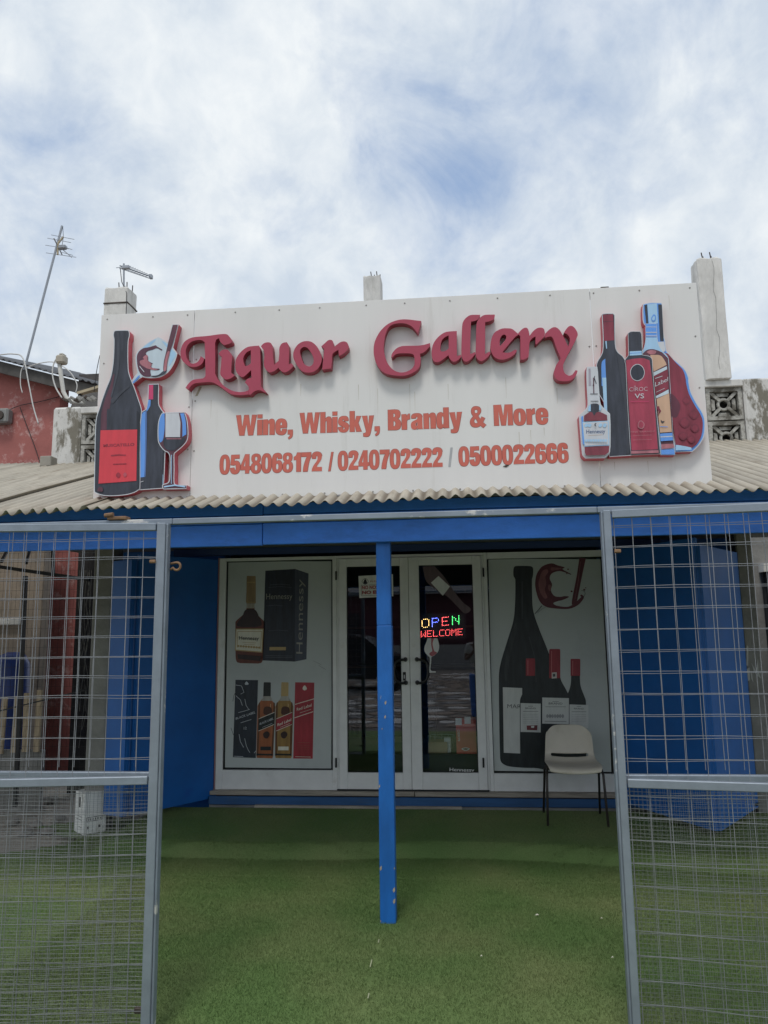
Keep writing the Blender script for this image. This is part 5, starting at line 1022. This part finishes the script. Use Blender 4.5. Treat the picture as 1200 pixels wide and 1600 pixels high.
# ================================================================ chair
ch = thing('chair', 'beige plastic shell chair with dark metal legs in front of the wine poster', 'chair', (.862, -.47, PLZ), rz=R(-2))
SHELL = mat('beige plastic', (.60, .55, .46), .45, var=.05, vscale=6, dirt=(.46, .40, .30), dscale=5, dthr=(.58, .85))
LEG = mat('brown metal leg', (.05, .042, .038), .5, .3, var=.2)
prf = [(-.232, .385, .195), (-.238, .405, .200), (-.215, .428, .210), (-.10, .425, .216), (.02, .415, .216), (.10, .413, .212), (.150, .427, .206), (.182, .450, .202), (.196, .470, .200), (.206, .500, .198), (.226, .595, .192), (.240, .645, .184), (.249, .675, .176), (.253, .690, .166), (.259, .696, .155)]
nt_ = 24; vs = []
for i, (y, z, hw) in enumerate(prf):
    back = min(1, max(0, (z - .44)/.12)) if i > 5 else 0
    for j in range(nt_+1):
        t = -1 + 2*j/nt_; e = abs(t)**2.4
        vs.append((hw*t*(1 - .02*e), y - .045*e*back, z + .018*e*(1-back) - (.035*abs(t)**6 if i > 11 else 0)))
fs = []; k = nt_+1
for i in range(len(prf)-1):
    for j in range(nt_):
        tm = abs(-1 + 2*(j+.5)/nt_)
        if i == 7 and tm < .78: continue
        fs.append((i*k+j, i*k+j+1, (i+1)*k+j+1, (i+1)*k+j))
m = MB(); m.add(vs, fs); sh_ = m.build('seat_shell', SHELL, ch, smooth=True)
md = sh_.modifiers.new('s', 'SOLIDIFY'); md.thickness = .006; md.offset = 0
md = sh_.modifiers.new('b', 'SUBSURF'); md.levels = md.render_levels = 1
for s in (-1, 1):
    MB().tube([(s*.19, -.10, .40), (s*.205, -.13, .408), (s*.212, -.165, .37), (s*.224, -.195, .0)], .0095, 10).build('leg', LEG, ch, smooth=True)
    MB().tube([(s*.19, -.02, .40), (s*.205, .03, .402), (s*.212, .08, .37), (s*.224, .235, .0)], .0095, 10).build('leg', LEG, ch, smooth=True)
MB().tube([(-.19, -.06, .398), (.19, -.06, .398)], .008, 8).build('seat_rail', LEG, ch)

# ================================================================ carton on the turf
bx = G(128, 1307, 0.0); o = thing('cardboard_carton', 'white printed cardboard carton standing on the turf behind the left gate', 'carton', (bx.x, bx.y + .13, 0.008), rz=R(48))
WC = mat('white carton', (.85, .85, .82), .6, var=.06, dirt=(.42, .41, .37), dscale=7)
w_ = .185; h_ = .315
MB().bbox((-w_/2, -w_/2, 0), (w_/2, w_/2, h_), .003).build('carton', WC, o)
for s in (0, 1): MB().bbox((-w_/2, -w_/2 + s*(w_/2 + .001), h_ + .0005), (w_/2, -.001 + s*w_/2, h_ + .003), .0005).build('top_flap', WC, o)
mk = None; ye = -w_/2 - .0007; CINK = mat('carton ink', (.09, .09, .09), .6)
def onface(_, face, x0, z0, x1, z1):
    mb = MB()               # face 0: towards -y, face 1: towards -x
    if face == 0: mb.add([(x0, ye, z0), (x1, ye, z0), (x1, ye, z1), (x0, ye, z1)], [(0, 1, 2, 3)])
    else: mb.add([(ye, x0, z0), (ye, x1, z0), (ye, x1, z1), (ye, x0, z1)], [(0, 1, 2, 3)])
    mb.build('printed_mark', CINK, o)
onface(mk, 0, -.07, .095, .06, .10); onface(mk, 0, -.07, .125, .06, .13); onface(mk, 0, -.07, .10, -.065, .125); onface(mk, 0, .055, .10, .06, .125)
for x in (-.055, -.04, -.02, 0, .02, .04): onface(mk, 0, x, .104, x + .009, .12)
onface(mk, 0, -.065, .04, -.045, .06); onface(mk, 0, .03, .04, .05, .062); onface(mk, 1, -.02, .20, .02, .28); onface(mk, 1, -.06, .105, .05, .11); onface(mk, 1, -.06, .13, .04, .134); onface(mk, 1, -.06, .05, 0, .055)

# ================================================================ left neighbour
nb = thing('neighbour_building', 'red painted house with dark corrugated roof at the left edge', 'building')
YN = 1.5; xr_n = P(92, 650, YN).x
MB().box((-14, YN, -.02), (P(118, 1000, YN).x, YN + .2, 2.9)).build('wall', REDW, nb)
p0, p1 = P(-60, 545, YN - .25), P(155, 600, YN - .25)
zz_ = lambda x: p0.z + (p1.z - p0.z)*(x - p0.x)/(p1.x - p0.x) - .04
MB().plate([(-7.5, 2.9005), (xr_n, 2.9005), (xr_n, zz_(xr_n)), (-7.5, zz_(-7.5))], YN + .002, .2).build('upper_wall', REDW, nb)
n_ = 100; vs = []
for j in range(6):
    for i in range(n_+1):
        t = i/n_; x = p0.x + (p1.x - p0.x)*t; z = p0.z + (p1.z - p0.z)*t; vs.append((x, YN - .25 + j*.5, z + j*.12 + .012*math.cos(2*math.pi*x/.0762)))
mr = MB(); mr.add(vs, [(j*(n_+1)+i, j*(n_+1)+i+1, (j+1)*(n_+1)+i+1, (j+1)*(n_+1)+i) for j in range(5) for i in range(n_)]); q = mr.build('roof', TIND, nb, smooth=True); md = q.modifiers.new('s', 'SOLIDIFY'); md.thickness = .006
vb = MB(); vb.add([(p0.x, YN - .2, p0.z - .02), (p1.x, YN - .2, p1.z - .02), (p1.x, YN - .2, p1.z - .16), (p0.x, YN - .2, p0.z - .16), (p0.x, YN - .17, p0.z - .02), (p1.x, YN - .17, p1.z - .02), (p1.x, YN - .17, p1.z - .16), (p0.x, YN - .17, p0.z - .16)], [(0,1,2,3),(4,7,6,5),(0,4,5,1),(3,2,6,7),(0,3,7,4),(1,5,6,2)]); vb.build('bargeboard', mat('old dark timber', (.08, .075, .07), .8, var=.3, vscale=6), nb)
# dark gable space under that roof, seen right of the red wall
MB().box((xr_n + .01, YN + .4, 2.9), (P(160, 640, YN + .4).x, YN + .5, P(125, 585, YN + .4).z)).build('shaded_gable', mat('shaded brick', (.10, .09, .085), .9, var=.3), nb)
c_ = P(4, 651, YN - .06); MB().bbox((c_.x - .10, YN - .12, c_.z - .09), (c_.x + .10, YN, c_.z + .09), .02).build('vent_box', mat('grey box', (.25, .25, .24), .7), nb); MB().lathe([(.055, 0), (.055, .02), (.03, .022)], (0, 0, 0), 16).build('vent_hole', STEELB, nb, loc=(c_.x, YN - .122, c_.z)).rotation_euler = (R(90), 0, 0)
tw = thing('boundary_wall', 'stained cream and grey wall seen through the left gate', 'wall')
xt = P(63, 1000, 1.0).x
MB().bbox((-9, 1.0, -.02), (xt, 1.15, 2.98), .01).build('wall', TANW, tw); c_ = P(30, 972, .96); MB().bbox((-6, .95, c_.z - .03), (P(33, 972, .96).x, .999, c_.z + .04), .01).build('ledge', CONC, tw)
aw = thing('alley_shade_panel', 'near-black painted-shade screen with hanging wires between red wall and grey column', 'backdrop'); MB().box((P(116, 1000, .8).x, .8, 0), (P(150, 1000, .8).x, .9, 3.0)).build('board', mat('alley gap black', (.022, .02, .02), .8, var=.4), aw)  # flat near-black panel painted in for the shade of the alley
mb = MB(); rr = random.Random(2)
for k in range(9):
    x = P(122 + k*1.8, 1000, .76).x; mb.tube([(x + rr.uniform(-.03, .03), .77, 2.25 - i*.18) for i in range(rr.randint(4, 11))], .0025, 4)
mb.build('hanging_wires', mat('old wires', (.2, .19, .16), .7), aw)
# side mesh fence standing between
sf = thing('side_fence', 'dark framed fine mesh fence behind the left gate', 'fence'); YF = -.3; DK = mat('dark steel', (.03, .03, .033), .5, .4)
a, c = P(-40, 880, YF), P(140, 906, YF)
def bar(o, q0, q1, r, nm, m=DK): MB().tube([q0, q1], r, 4).build(nm, m, o)
bar(sf, a, c, .022, 'top_rail'); bar(sf, P(40, 900, YF), G(24, 1260, .12), .022, 'post'); bar(sf, P(-5, 1112, YF), P(133, 1078, YF), .008, 'brace'); bar(sf, P(83, 845, YF), P(83, 900, YF), .018, 'post')
bar(sf, P(2, 878, YF), P(14, 855, YF + .2), .016, 'strut'); bar(sf, P(41, 880, YF), P(48, 855, YF + .2), .016, 'strut')
mb = MB(); z_t = 2.3
x = a.x
while x < P(142, 1000, YF).x: mb.tube([(x, YF, .1), (x, YF, 2.33)], .0012, 3, caps=False); x += .042
z = .2
while z < 2.33: mb.tube([(a.x, YF, z), (P(142, 1000, YF).x, YF, z)], .0012, 3, caps=False); z += .085
q = mb.build('mesh', mat('dark wire', (.05, .045, .04), .6), sf); q['kind'] = 'stuff'
# blue drum and pale slats
dr_ = P(16, 1090, .5); o = thing('plastic_drum', 'blue plastic drum beside the cream wall behind the left gate', 'drum', (dr_.x, .5, .0))
ztop = P(16, 1019, .5).z
MB().lathe([(.15, 0), (.17, .05), (.172, ztop*.33), (.178, ztop*.35), (.172, ztop*.37), (.172, ztop*.63), (.178, ztop*.65), (.172, ztop*.67), (.165, ztop - .12), (.12, ztop - .03), (.05, ztop)], (0, 0, 0), 28).build('body', mat('blue plastic', (.02, .05, .22), .4, var=.1), o, smooth=True)
pf = thing('picket_rack', 'low rack of pale sawn slats leaning behind the left gate', 'slatted rack'); 
for i, (x0, y0, x1, y1, w_) in enumerate(((7, 1090, -1, 1178, 9), (27, 1088, 20, 1176, 9), (41.5, 1083, 38, 1175, 9), (62, 1078, 56, 1175, 9.5))):
    p_, q_ = P(x0, y0, .1), P(x1, y1, -.02); d_ = w_/1180*6.9
    MB().add([p_ + Vector((-d_/2, 0, 0)), p_ + Vector((d_/2, 0, 0)), q_ + Vector((d_/2, 0, 0)), q_ + Vector((-d_/2, 0, 0)), p_ + Vector((-d_/2, .02, 0)), p_ + Vector((d_/2, .02, 0)), q_ + Vector((d_/2, .02, 0)), q_ + Vector((-d_/2, .02, 0))], [(0,3,2,1),(4,5,6,7),(0,1,5,4),(1,2,6,5),(2,3,7,6),(3,0,4,7)]).build('slat', WOODL, pf)
MB().bbox((P(-8, 1180, .02).x, .02, 0), (P(66, 1180, .02).x, .08, P(30, 1172, .02).z), .005).build('plinth', CONCD, pf)
# rubble at the edge of the turf
RUB_ = mat('rubble', (.24, .22, .20), .9, var=.2, bump=.005, bscale=30); rr = random.Random(11)
LB = ['flat grey rubble piece behind the left gate', 'rounded grey rubble piece behind the left gate']
RL = ['flat grey rubble piece at the far left edge behind the gate mesh', 'grey rubble piece nearest the slatted rack', 'small grey rubble piece just below the gate mid rail', 'grey rubble piece midway between slats and white carton', 'grey rubble piece closest to the white carton', 'front left lump of rubble at the edge of the turf', 'front middle lump of rubble at the edge of the turf', 'rubble lump touching the left side of the white carton', 'frontmost rubble lump lying on the turf edge', 'front right lump of rubble below the white carton']
for k in range(10):
    u = (8, 30, 48, 66, 80, 20, 58, 92, 38, 74)[k]; v = (1250, 1262, 1244, 1268, 1252, 1285, 1290, 1280, 1302, 1300)[k]; g = G(u, v, 0.0)
    bm = bmesh.new(); bmesh.ops.create_icosphere(bm, subdivisions=1, radius=1)
    s = rr.uniform(.035, .08)
    for vv in bm.verts: vv.co = Vector((vv.co.x*s*rr.uniform(.8, 1.4), vv.co.y*s*rr.uniform(.7, 1.1), vv.co.z*s*rr.uniform(.4, .7)))
    me = bpy.data.meshes.new('rubble_piece'); bm.to_mesh(me); bm.free(); me.materials.append(RUB_); o = bpy.data.objects.new('rubble_piece', me); C.objects.link(o); o.location = (g.x, g.y, .01)
    tag(o, RL[k], 'rubble', 'rubble behind the left gate')
# right neighbour sliver
rn = thing('side_building', 'pale wall with dark grille seen past the right column', 'building')
x_ = P(1189, 900, 1.6).x; MB().box((x_ - .1, 1.6, -.02), (x_ + 6, 1.8, 2.75)).build('wall', CONCD, rn)
MB().box((x_ - .02, 1.45, P(1195, 893, 1.45).z), (x_ + 3, 1.6, P(1195, 880, 1.45).z)).build('ledge', mat('white ledge', (.7, .68, .62), .7), rn)
for k in range(14): xg = x_ + .02 + k*.11; MB().box((xg, 1.5, .1), (xg + .03, 1.53, 2.18)).build('grille_bar', DK, rn)
MB().box((x_, 1.55, .1), (x_ + 2, 1.59, 2.15)).build('dark_opening', DARK, rn)

# ================================================================ roof-top clutter: aerials, lamp bracket, cables
def aerial(name, label, mast, boom, els, r=.008):
    o = thing(name, label, 'aerial'); MB().tube(mast, r, 8).build('mast', ALUB, o); 
    MB().tube(boom, .007, 6).build('boom', ALUB, o)
    for e in els: MB().tube(e, .0035, 5).build('element', ALUB, o)
    return o
Ya = 1.3
m0, m1 = P(38, 578, Ya), P(97, 353, Ya)
bc = P(88, 390, Ya)
els = []
for (u0, v0, u1, v1, dy) in ((80, 367, 116, 374, -.1), (74, 372, 111, 379, -.05), (71, 383, 108, 389, .0), (96, 385, 113, 390, .05), (72, 395, 119, 402, .1), (96, 394, 114, 399, .14)): els.append([P(u0, v0, Ya + dy), P(u1, v1, Ya + dy)])
o = aerial('tv_aerial', 'television aerial on a long leaning mast over the red house', [m0, m1], [P(84, 372, Ya - .12), P(97, 398, Ya + .16)], els, .014)
MB().tube([P(90, 398, Ya), P(91, 380, Ya), P(99, 370, Ya)], .013, 6).build('bracket', mat('cream bracket', (.5, .42, .28), .6), o); c_ = P(98, 386, Ya); MB().bbox((c_.x - .05, Ya - .03, c_.z - .03), (c_.x + .05, Ya + .03, c_.z + .02), .012).build('junction_box', ALUB, o)
MB().tube([P(98, 353, Ya), P(99, 370, Ya), P(97, 385, Ya)], .003, 5).build('lead', CABLEB, o); MB().tube([P(98, 390, Ya), P(112, 402, Ya)], .006, 5).build('strut', ALUB, o)
Yb = .05
els = []
b0_, b1_ = P(187, 415, Yb), P(238, 433, Yb + .25)
for k in range(10):
    t = .12 + k*.085; q = b0_.lerp(b1_, t); l_ = .10 - k*.006
    els.append([q + Vector((-l_*.5, -l_*.6, -l_*.35)), q + Vector((l_*.5, l_*.6, l_*.35))])
o = aerial('tv_aerial', 'comb-shaped aerial fixed to the left concrete pillar', [P(193.5, 452, Yb), P(193.5, 412, Yb)], [b0_, b1_], els, .009)
MB().tube([P(187, 419, Yb), P(237, 436, Yb + .25)], .005, 6).build('boom', ALUB, o); c_ = P(236, 432, Yb + .25); MB().bbox((c_.x - .015, c_.y - .02, c_.z - .025), (c_.x + .015, c_.y + .02, c_.z + .02), .004).build('end_cap', ALUB, o)
c_ = P(197, 418, Yb); MB().bbox((c_.x - .04, c_.y - .02, c_.z - .02), (c_.x + .04, c_.y + .02, c_.z + .02), .008).build('clamp', ALUB, o)
MB().tube([P(188, 420, Yb), P(190, 440, Yb), P(198, 458, -.03), P(197, 492, -.035)], .004, 5).build('lead', CABLEB, o)
Yc = .4
lm = thing('street_light_arm', 'white bent lamp bracket rising behind the left parapet', 'lamp bracket')
WP = mat('grimy white tube', (.55, .54, .50), .5, var=.1)
MB().tube([P(92, 562, Yc), P(95, 585, Yc), P(99, 612, Yc), P(104, 622, Yc), P(115, 628, Yc), P(132, 630, Yc)], .022, 10).build('arm', WP, lm, smooth=True); c_ = P(97, 561, Yc); MB().bbox((c_.x - .05, Yc - .05, c_.z - .055), (c_.x + .045, Yc + .05, c_.z + .035), .015).build('lamp_head', mat('dirty fitting', (.42, .38, .31), .6), lm); MB().bbox((c_.x - .02, Yc - .04, c_.z + .034), (c_.x + .03, Yc + .04, c_.z + .055), .01).build('cap', WP, lm)
def cable(pts, Y, r, m, label, dy=0):
    w = [P(p[0], p[1], Y + dy*k) for k, p in enumerate(pts)]; sp = []
    for i in range(len(w)-1):
        p0_, a_, b__, p3_ = w[max(0, i-1)], w[i], w[i+1], w[min(len(w)-1, i+2)]
        for k in range(6):
            t = k/6; sp.append(.5*((2*a_) + (b__-p0_)*t + (2*p0_-5*a_+4*b__-p3_)*t*t + (3*a_-p0_-3*b__+p3_)*t**3))
    sp.append(w[-1]); return tag(MB().tube(sp, r, 6).build('cable', m, smooth=True), label, 'cable')
cable([(90, 558), (84, 568), (82, 585), (87, 605), (97, 622)], Yc - .02, .008, CABLEW, 'white cable looping left of the lamp bracket')
cable([(-5, 555), (20, 553), (36, 560), (45, 600), (52, 635), (60, 662)], YN - .3, .008, CABLEW, 'white cable from the aerial mast down the red wall')
cable([(40, 566), (33, 580), (32, 600), (35, 614)], YN - .28, .006, CABLEW, 'short white cable end dangling on the red wall')
cable([(40, 575), (60, 568), (85, 566), (108, 580), (120, 600), (118, 614)], Yc + .3, .006, CABLEW, 'thin white cable draped along the dark roof edge')
cable([(31, 636), (40, 660), (55, 700), (66, 735)], YN - .02, .005, CABLEB, 'thin black wire running down the red wall')
cable([(5, 645), (30, 634), (60, 628), (92, 620)], YN - .03, .005, CABLEB, 'thin black wire strung across the red wall')
cable([(156, 555), (151, 580), (147, 612)], .2, .004, CABLEB, 'thin black wire hanging beside the left end of the sign')
jb = P(75, 722, -.15); tag(MB().bbox((jb.x - .055, -.2, jb.z - .05), (jb.x + .055, -.08, jb.z + .05), .006).build('junction_box', mat('dusty box', (.30, .28, .24), .8, var=.2)), 'dusty electrical box on the roof at the foot of the left pier', 'electrical box')
rb = thing('roof_debris', 'tan board and scraps lying behind the left parapet top', 'debris'); a = P(120, 612, .7); c = P(160, 600, .7)
MB().add([a, c, c + Vector((0, .5, .03)), a + Vector((0, .5, .02)), a + Vector((0, 0, -.03)), c + Vector((0, 0, -.03))], [(0,1,2,3),(4,5,1,0)]).build('board', mat('tan board', (.45, .38, .26), .7), rb)
rr = random.Random(4)
for k in range(9):
    q = P(104 + k*5.3, 627 - rr.uniform(0, 5), .12); MB().bbox((-.03, -.03, -.012), (.03, .02, .015), .006).build('scrap', CONCD if k % 3 else STEELB, rb, loc=q).rotation_euler = (rr.random(), rr.random(), rr.random())
cy = MB(); vs = []
for i in range(13): a_ = math.pi*i/12; q = P(105, 628, .3); vs.append((q.x + .23 - .3*math.cos(a_), q.z + .16*math.sin(a_)))
cy.plate([(p[0], p[1]) for p in vs], .5, .5); cy.build('rolled_sheet', mat('rolled dark sheet', (.13, .125, .12), .7, var=.2), rb)

# ================================================================ the forecourt behind the viewer (seen in the door glass)
mb = MB(); mb.add([(-14, -34, -.10), (14, -34, -.10), (14, -6.2, -.10), (-14, -6.2, -.10)], [(0, 1, 2, 3)]); tag(mb.build('forecourt', mat('dark mortar', (.16, .14, .12), .9, var=.2)), kind='structure')
mb = MB(); rr = random.Random(8)
y = -6.6
while y > -22:
    x = -7 + rr.uniform(0, .4); dy = rr.uniform(.38, .6)
    while x < 7:
        w = rr.uniform(.35, .85); n = rr.choice((5, 6, 6)); cx, cy_ = x + w/2, y - dy/2 + rr.uniform(-.06, .06)
        pts = []
        for k in range(n):
            a_ = 2*math.pi*(k + rr.uniform(-.25, .25))/n; pts.append((cx + w*.52*math.cos(a_)*rr.uniform(.8, 1), cy_ + dy*.52*math.sin(a_)*rr.uniform(.8, 1)))
        top = [(p[0], p[1], -.085) for p in pts]; bot = [(p[0], p[1], -.099) for p in pts]
        mb.add(top + bot, [tuple(range(n))] + [(k, k+n, (k+1) % n + n, (k+1) % n) for k in range(n)], rr.choice((0, 1, 1, 2)))
        x += w*.98
    y -= dy
tag(mb.build('stone_paving', [mat('white stone', (.62, .59, .54), .7), mat('brown stone', (.26, .20, .15), .7, var=.2), mat('grey stone', (.22, .21, .2), .7)]), kind='structure')
oh = thing('opposite_house', 'low maroon house across the road behind the viewer', 'building'); MB().box((-14, -31, -.2), (3.5, -27, 3.2)).build('wall', mat('maroon wall', (.09, .03, .04), .8), oh)
MB().add([(-14.5, -26.3, 3.1), (4, -26.3, 3.1), (4, -29, 4.2), (-14.5, -29, 4.2), (-14.5, -31.7, 3.1), (4, -31.7, 3.1)], [(0,1,2,3),(3,2,5,4)]).build('roof', TIND, oh)
for k in range(5): MB().bbox((-12 + k*3.2, -26.99, 1.1), (-10.8 + k*3.2, -26.9, 2.3), .02).build('window', mat('dark pane', (.02, .02, .025), .2), oh)
MB().box((-14, -26.2, -.12), (14, -26.05, .9)).build('low_wall', mat('pale wall', (.3, .29, .27), .8), oh)
for k in range(6):
    hx = 6 + k*3.4; 
t2 = thing('opposite_house', 'dark two storey house across the road behind the viewer', 'building'); MB().box((4.5, -33, -.2), (14, -28, 6.0)).build('wall', mat('dark grey wall', (.07, .07, .08), .8), t2); MB().box((4.2, -33.3, 6.0), (14.3, -27.7, 6.25)).build('roof', TIND, t2)
for k in range(3):
    for z in (1.0, 3.9): MB().bbox((5.3 + k*2.9, -27.99, z), (6.6 + k*2.9, -27.9, z + 1.3), .02).build('window', mat('dark pane', (.02,)*3), t2)
def car(x, y, rz, body, label):
    o = thing('parked_car', label, 'car', (x, y, -.085), 'cars parked behind the viewer', rz)
    sil = smooth([(-2.1,.35,1),(-2.15,.65),(-2.05,.92),(-1.5,1.0),(-1.05,1.42),(-.4,1.52),(.5,1.48),(1.15,1.02),(1.95,.88),(2.15,.65),(2.12,.35,1),(1.72,.30,1),(1.6,.62),(1.3,.70),(1.0,.62),(.88,.30,1),(-.95,.30,1),(-1.05,.62),(-1.35,.70),(-1.65,.62),(-1.75,.30,1)], 4)
    MB().plate([(p.x, p.y) for p in sil], -.85, 1.7).build('body', mat('car paint ' + body[0], body[1], .25, .2, var=0, coat=.6), o)
    for s in (-1, 1):
        MB().plate([(-1.25, 1.03), (-.92, 1.36), (-.35, 1.44), (.42, 1.40), (.92, 1.03)], s*.855 - (.004 if s < 0 else 0), .006).build('side_window', mat('car glass', (.02, .025, .03), .1, var=0), o)
        for xx in (-1.35, 1.3): 
            wv = MB().lathe([(.29, -.1), (.31, -.08), (.31, .08), (.29, .1)], (0, 0, 0), 20).build('wheel', RUB, o, loc=(xx, s*.76, .31)); wv.rotation_euler = (R(90), 0, 0); MB().lathe([(.19, .0), (.19, .012), (.05, .02)], (0, 0, 0), 14).build('rim', ALUB, wv, loc=(0, 0, .1 if s < 0 else -.118))
    return o
car(-3.2, -15.5, 0.05, ('dark', (.015, .017, .022)), 'dark hatchback parked behind the viewer, mirrored in the left door'); car(2.6, -17.5, -.03, ('silver', (.32, .34, .36)), 'silver hatchback parked behind the viewer, mirrored in the right door')
# the photographer, mirrored in the right door
ph = thing('person', 'person in blue jeans and pale shirt standing on the paving, mirrored in the right door', 'person', (.33, -7.35, -.088))
def skin(name, verts, edges, m, par, root=0):
    me = bpy.data.meshes.new(name); me.from_pydata([v[:3] for v in verts], edges, []); me.materials.append(m)
    o = bpy.data.objects.new(name, me); C.objects.link(o); o.parent = par
    o.modifiers.new('skin', 'SKIN'); 
    if not me.skin_vertices: me.attributes  # layer is created with the modifier's first use
    bm = bmesh.new(); bm.from_mesh(me); ly = bm.verts.layers.skin.verify(); bm.verts.ensure_lookup_table()
    for i, v in enumerate(bm.verts): v[ly].radius = (verts[i][3], verts[i][4] if len(verts[i]) > 4 else verts[i][3]); v[ly].use_root = (i == root)
    bm.to_mesh(me); bm.free(); s = o.modifiers.new('ss', 'SUBSURF'); s.levels = s.render_levels = 2; me.polygons.foreach_set('use_smooth', [True]*len(me.polygons)); return o
SK = mat('skin', (.13, .065, .04), .5, var=.05); JN = mat('jeans', (.07, .17, .48), .8, var=.15, vscale=20); SHT = mat('pale shirt', (.45, .44, .42), .8, var=.1); HR_ = mat('black hair', (.01, .01, .01), .6, var=0); SHOE = mat('dark shoe', (.03, .03, .03), .5)
skin('body', [(0,0,1.30,.13,.09),(0,0,1.44,.06,.06),(0,.01,1.52,.05),(0,.02,1.60,.078,.09),(0,.02,1.68,.07,.085),(-.17,0,1.38,.055),(-.22,.03,1.12,.04),(-.12,.25,1.22,.03),(-.07,.31,1.30,.025),(.17,0,1.38,.055),(.22,.03,1.12,.04),(.02,.25,1.22,.03),(-.01,.31,1.30,.025)], [(0,1),(1,2),(2,3),(3,4),(0,5),(5,6),(6,7),(7,8),(0,9),(9,10),(10,11),(11,12)], SK, ph)
skin('shirt', [(0,0,1.12,.15,.11),(0,0,.98,.155,.115),(0,0,1.32,.165,.115),(0,0,1.41,.08,.07),(-.17,0,1.37,.068),(-.21,.02,1.2,.056),(.17,0,1.37,.068),(.21,.02,1.2,.056)], [(0,1),(0,2),(2,3),(2,4),(4,5),(2,6),(6,7)], SHT, ph)
skin('jeans', [(0,0,.94,.15,.115),(-.09,0,.82,.095),(-.10,.0,.48,.07),(-.10,-.01,.09,.052),(.09,0,.82,.095),(.10,.0,.48,.07),(.10,-.01,.09,.052)], [(0,1),(1,2),(2,3),(0,4),(4,5),(5,6)], JN, ph)
skin('hair', [(0,.0,1.69,.07,.08),(0,.0,1.735,.05,.06)], [(0,1)], HR_, ph)
for s in (-1, 1): skin('shoe', [(s*.10,-.04,.045,.042,.04),(s*.10,.06,.04,.045,.035),(s*.105,.15,.032,.035,.026)], [(0,1),(1,2)], SHOE, ph)
HM = MB()
for s, hx in ((-1, -.075), (1, -.01)):
    pass
for hx, s in ((-.075, -1), (-.008, 1)):
    hm = skin('hand', [(hx, .315, 1.305, .024, .014), (hx, .345, 1.335, .022, .012), (hx - .015*s, .36, 1.36, .008), (hx - .02*s, .365, 1.385, .007), (hx, .365, 1.365, .008), (hx - .003*s, .375, 1.395, .007), (hx + .012*s, .36, 1.36, .008), (hx + .012*s, .372, 1.388, .007), (hx + .022*s, .35, 1.345, .007), (hx + .026*s, .36, 1.37, .006), (hx - .028*s, .335, 1.325, .008), (hx - .036*s, .35, 1.345, .007)], [(0,1),(1,2),(2,3),(1,4),(4,5),(1,6),(6,7),(1,8),(8,9),(0,10),(10,11)], SK, ph)
MB().bbox((-.085, .385, 1.36), (-.0, .393, 1.52), .003).build('phone_in_hand', HAND, ph)
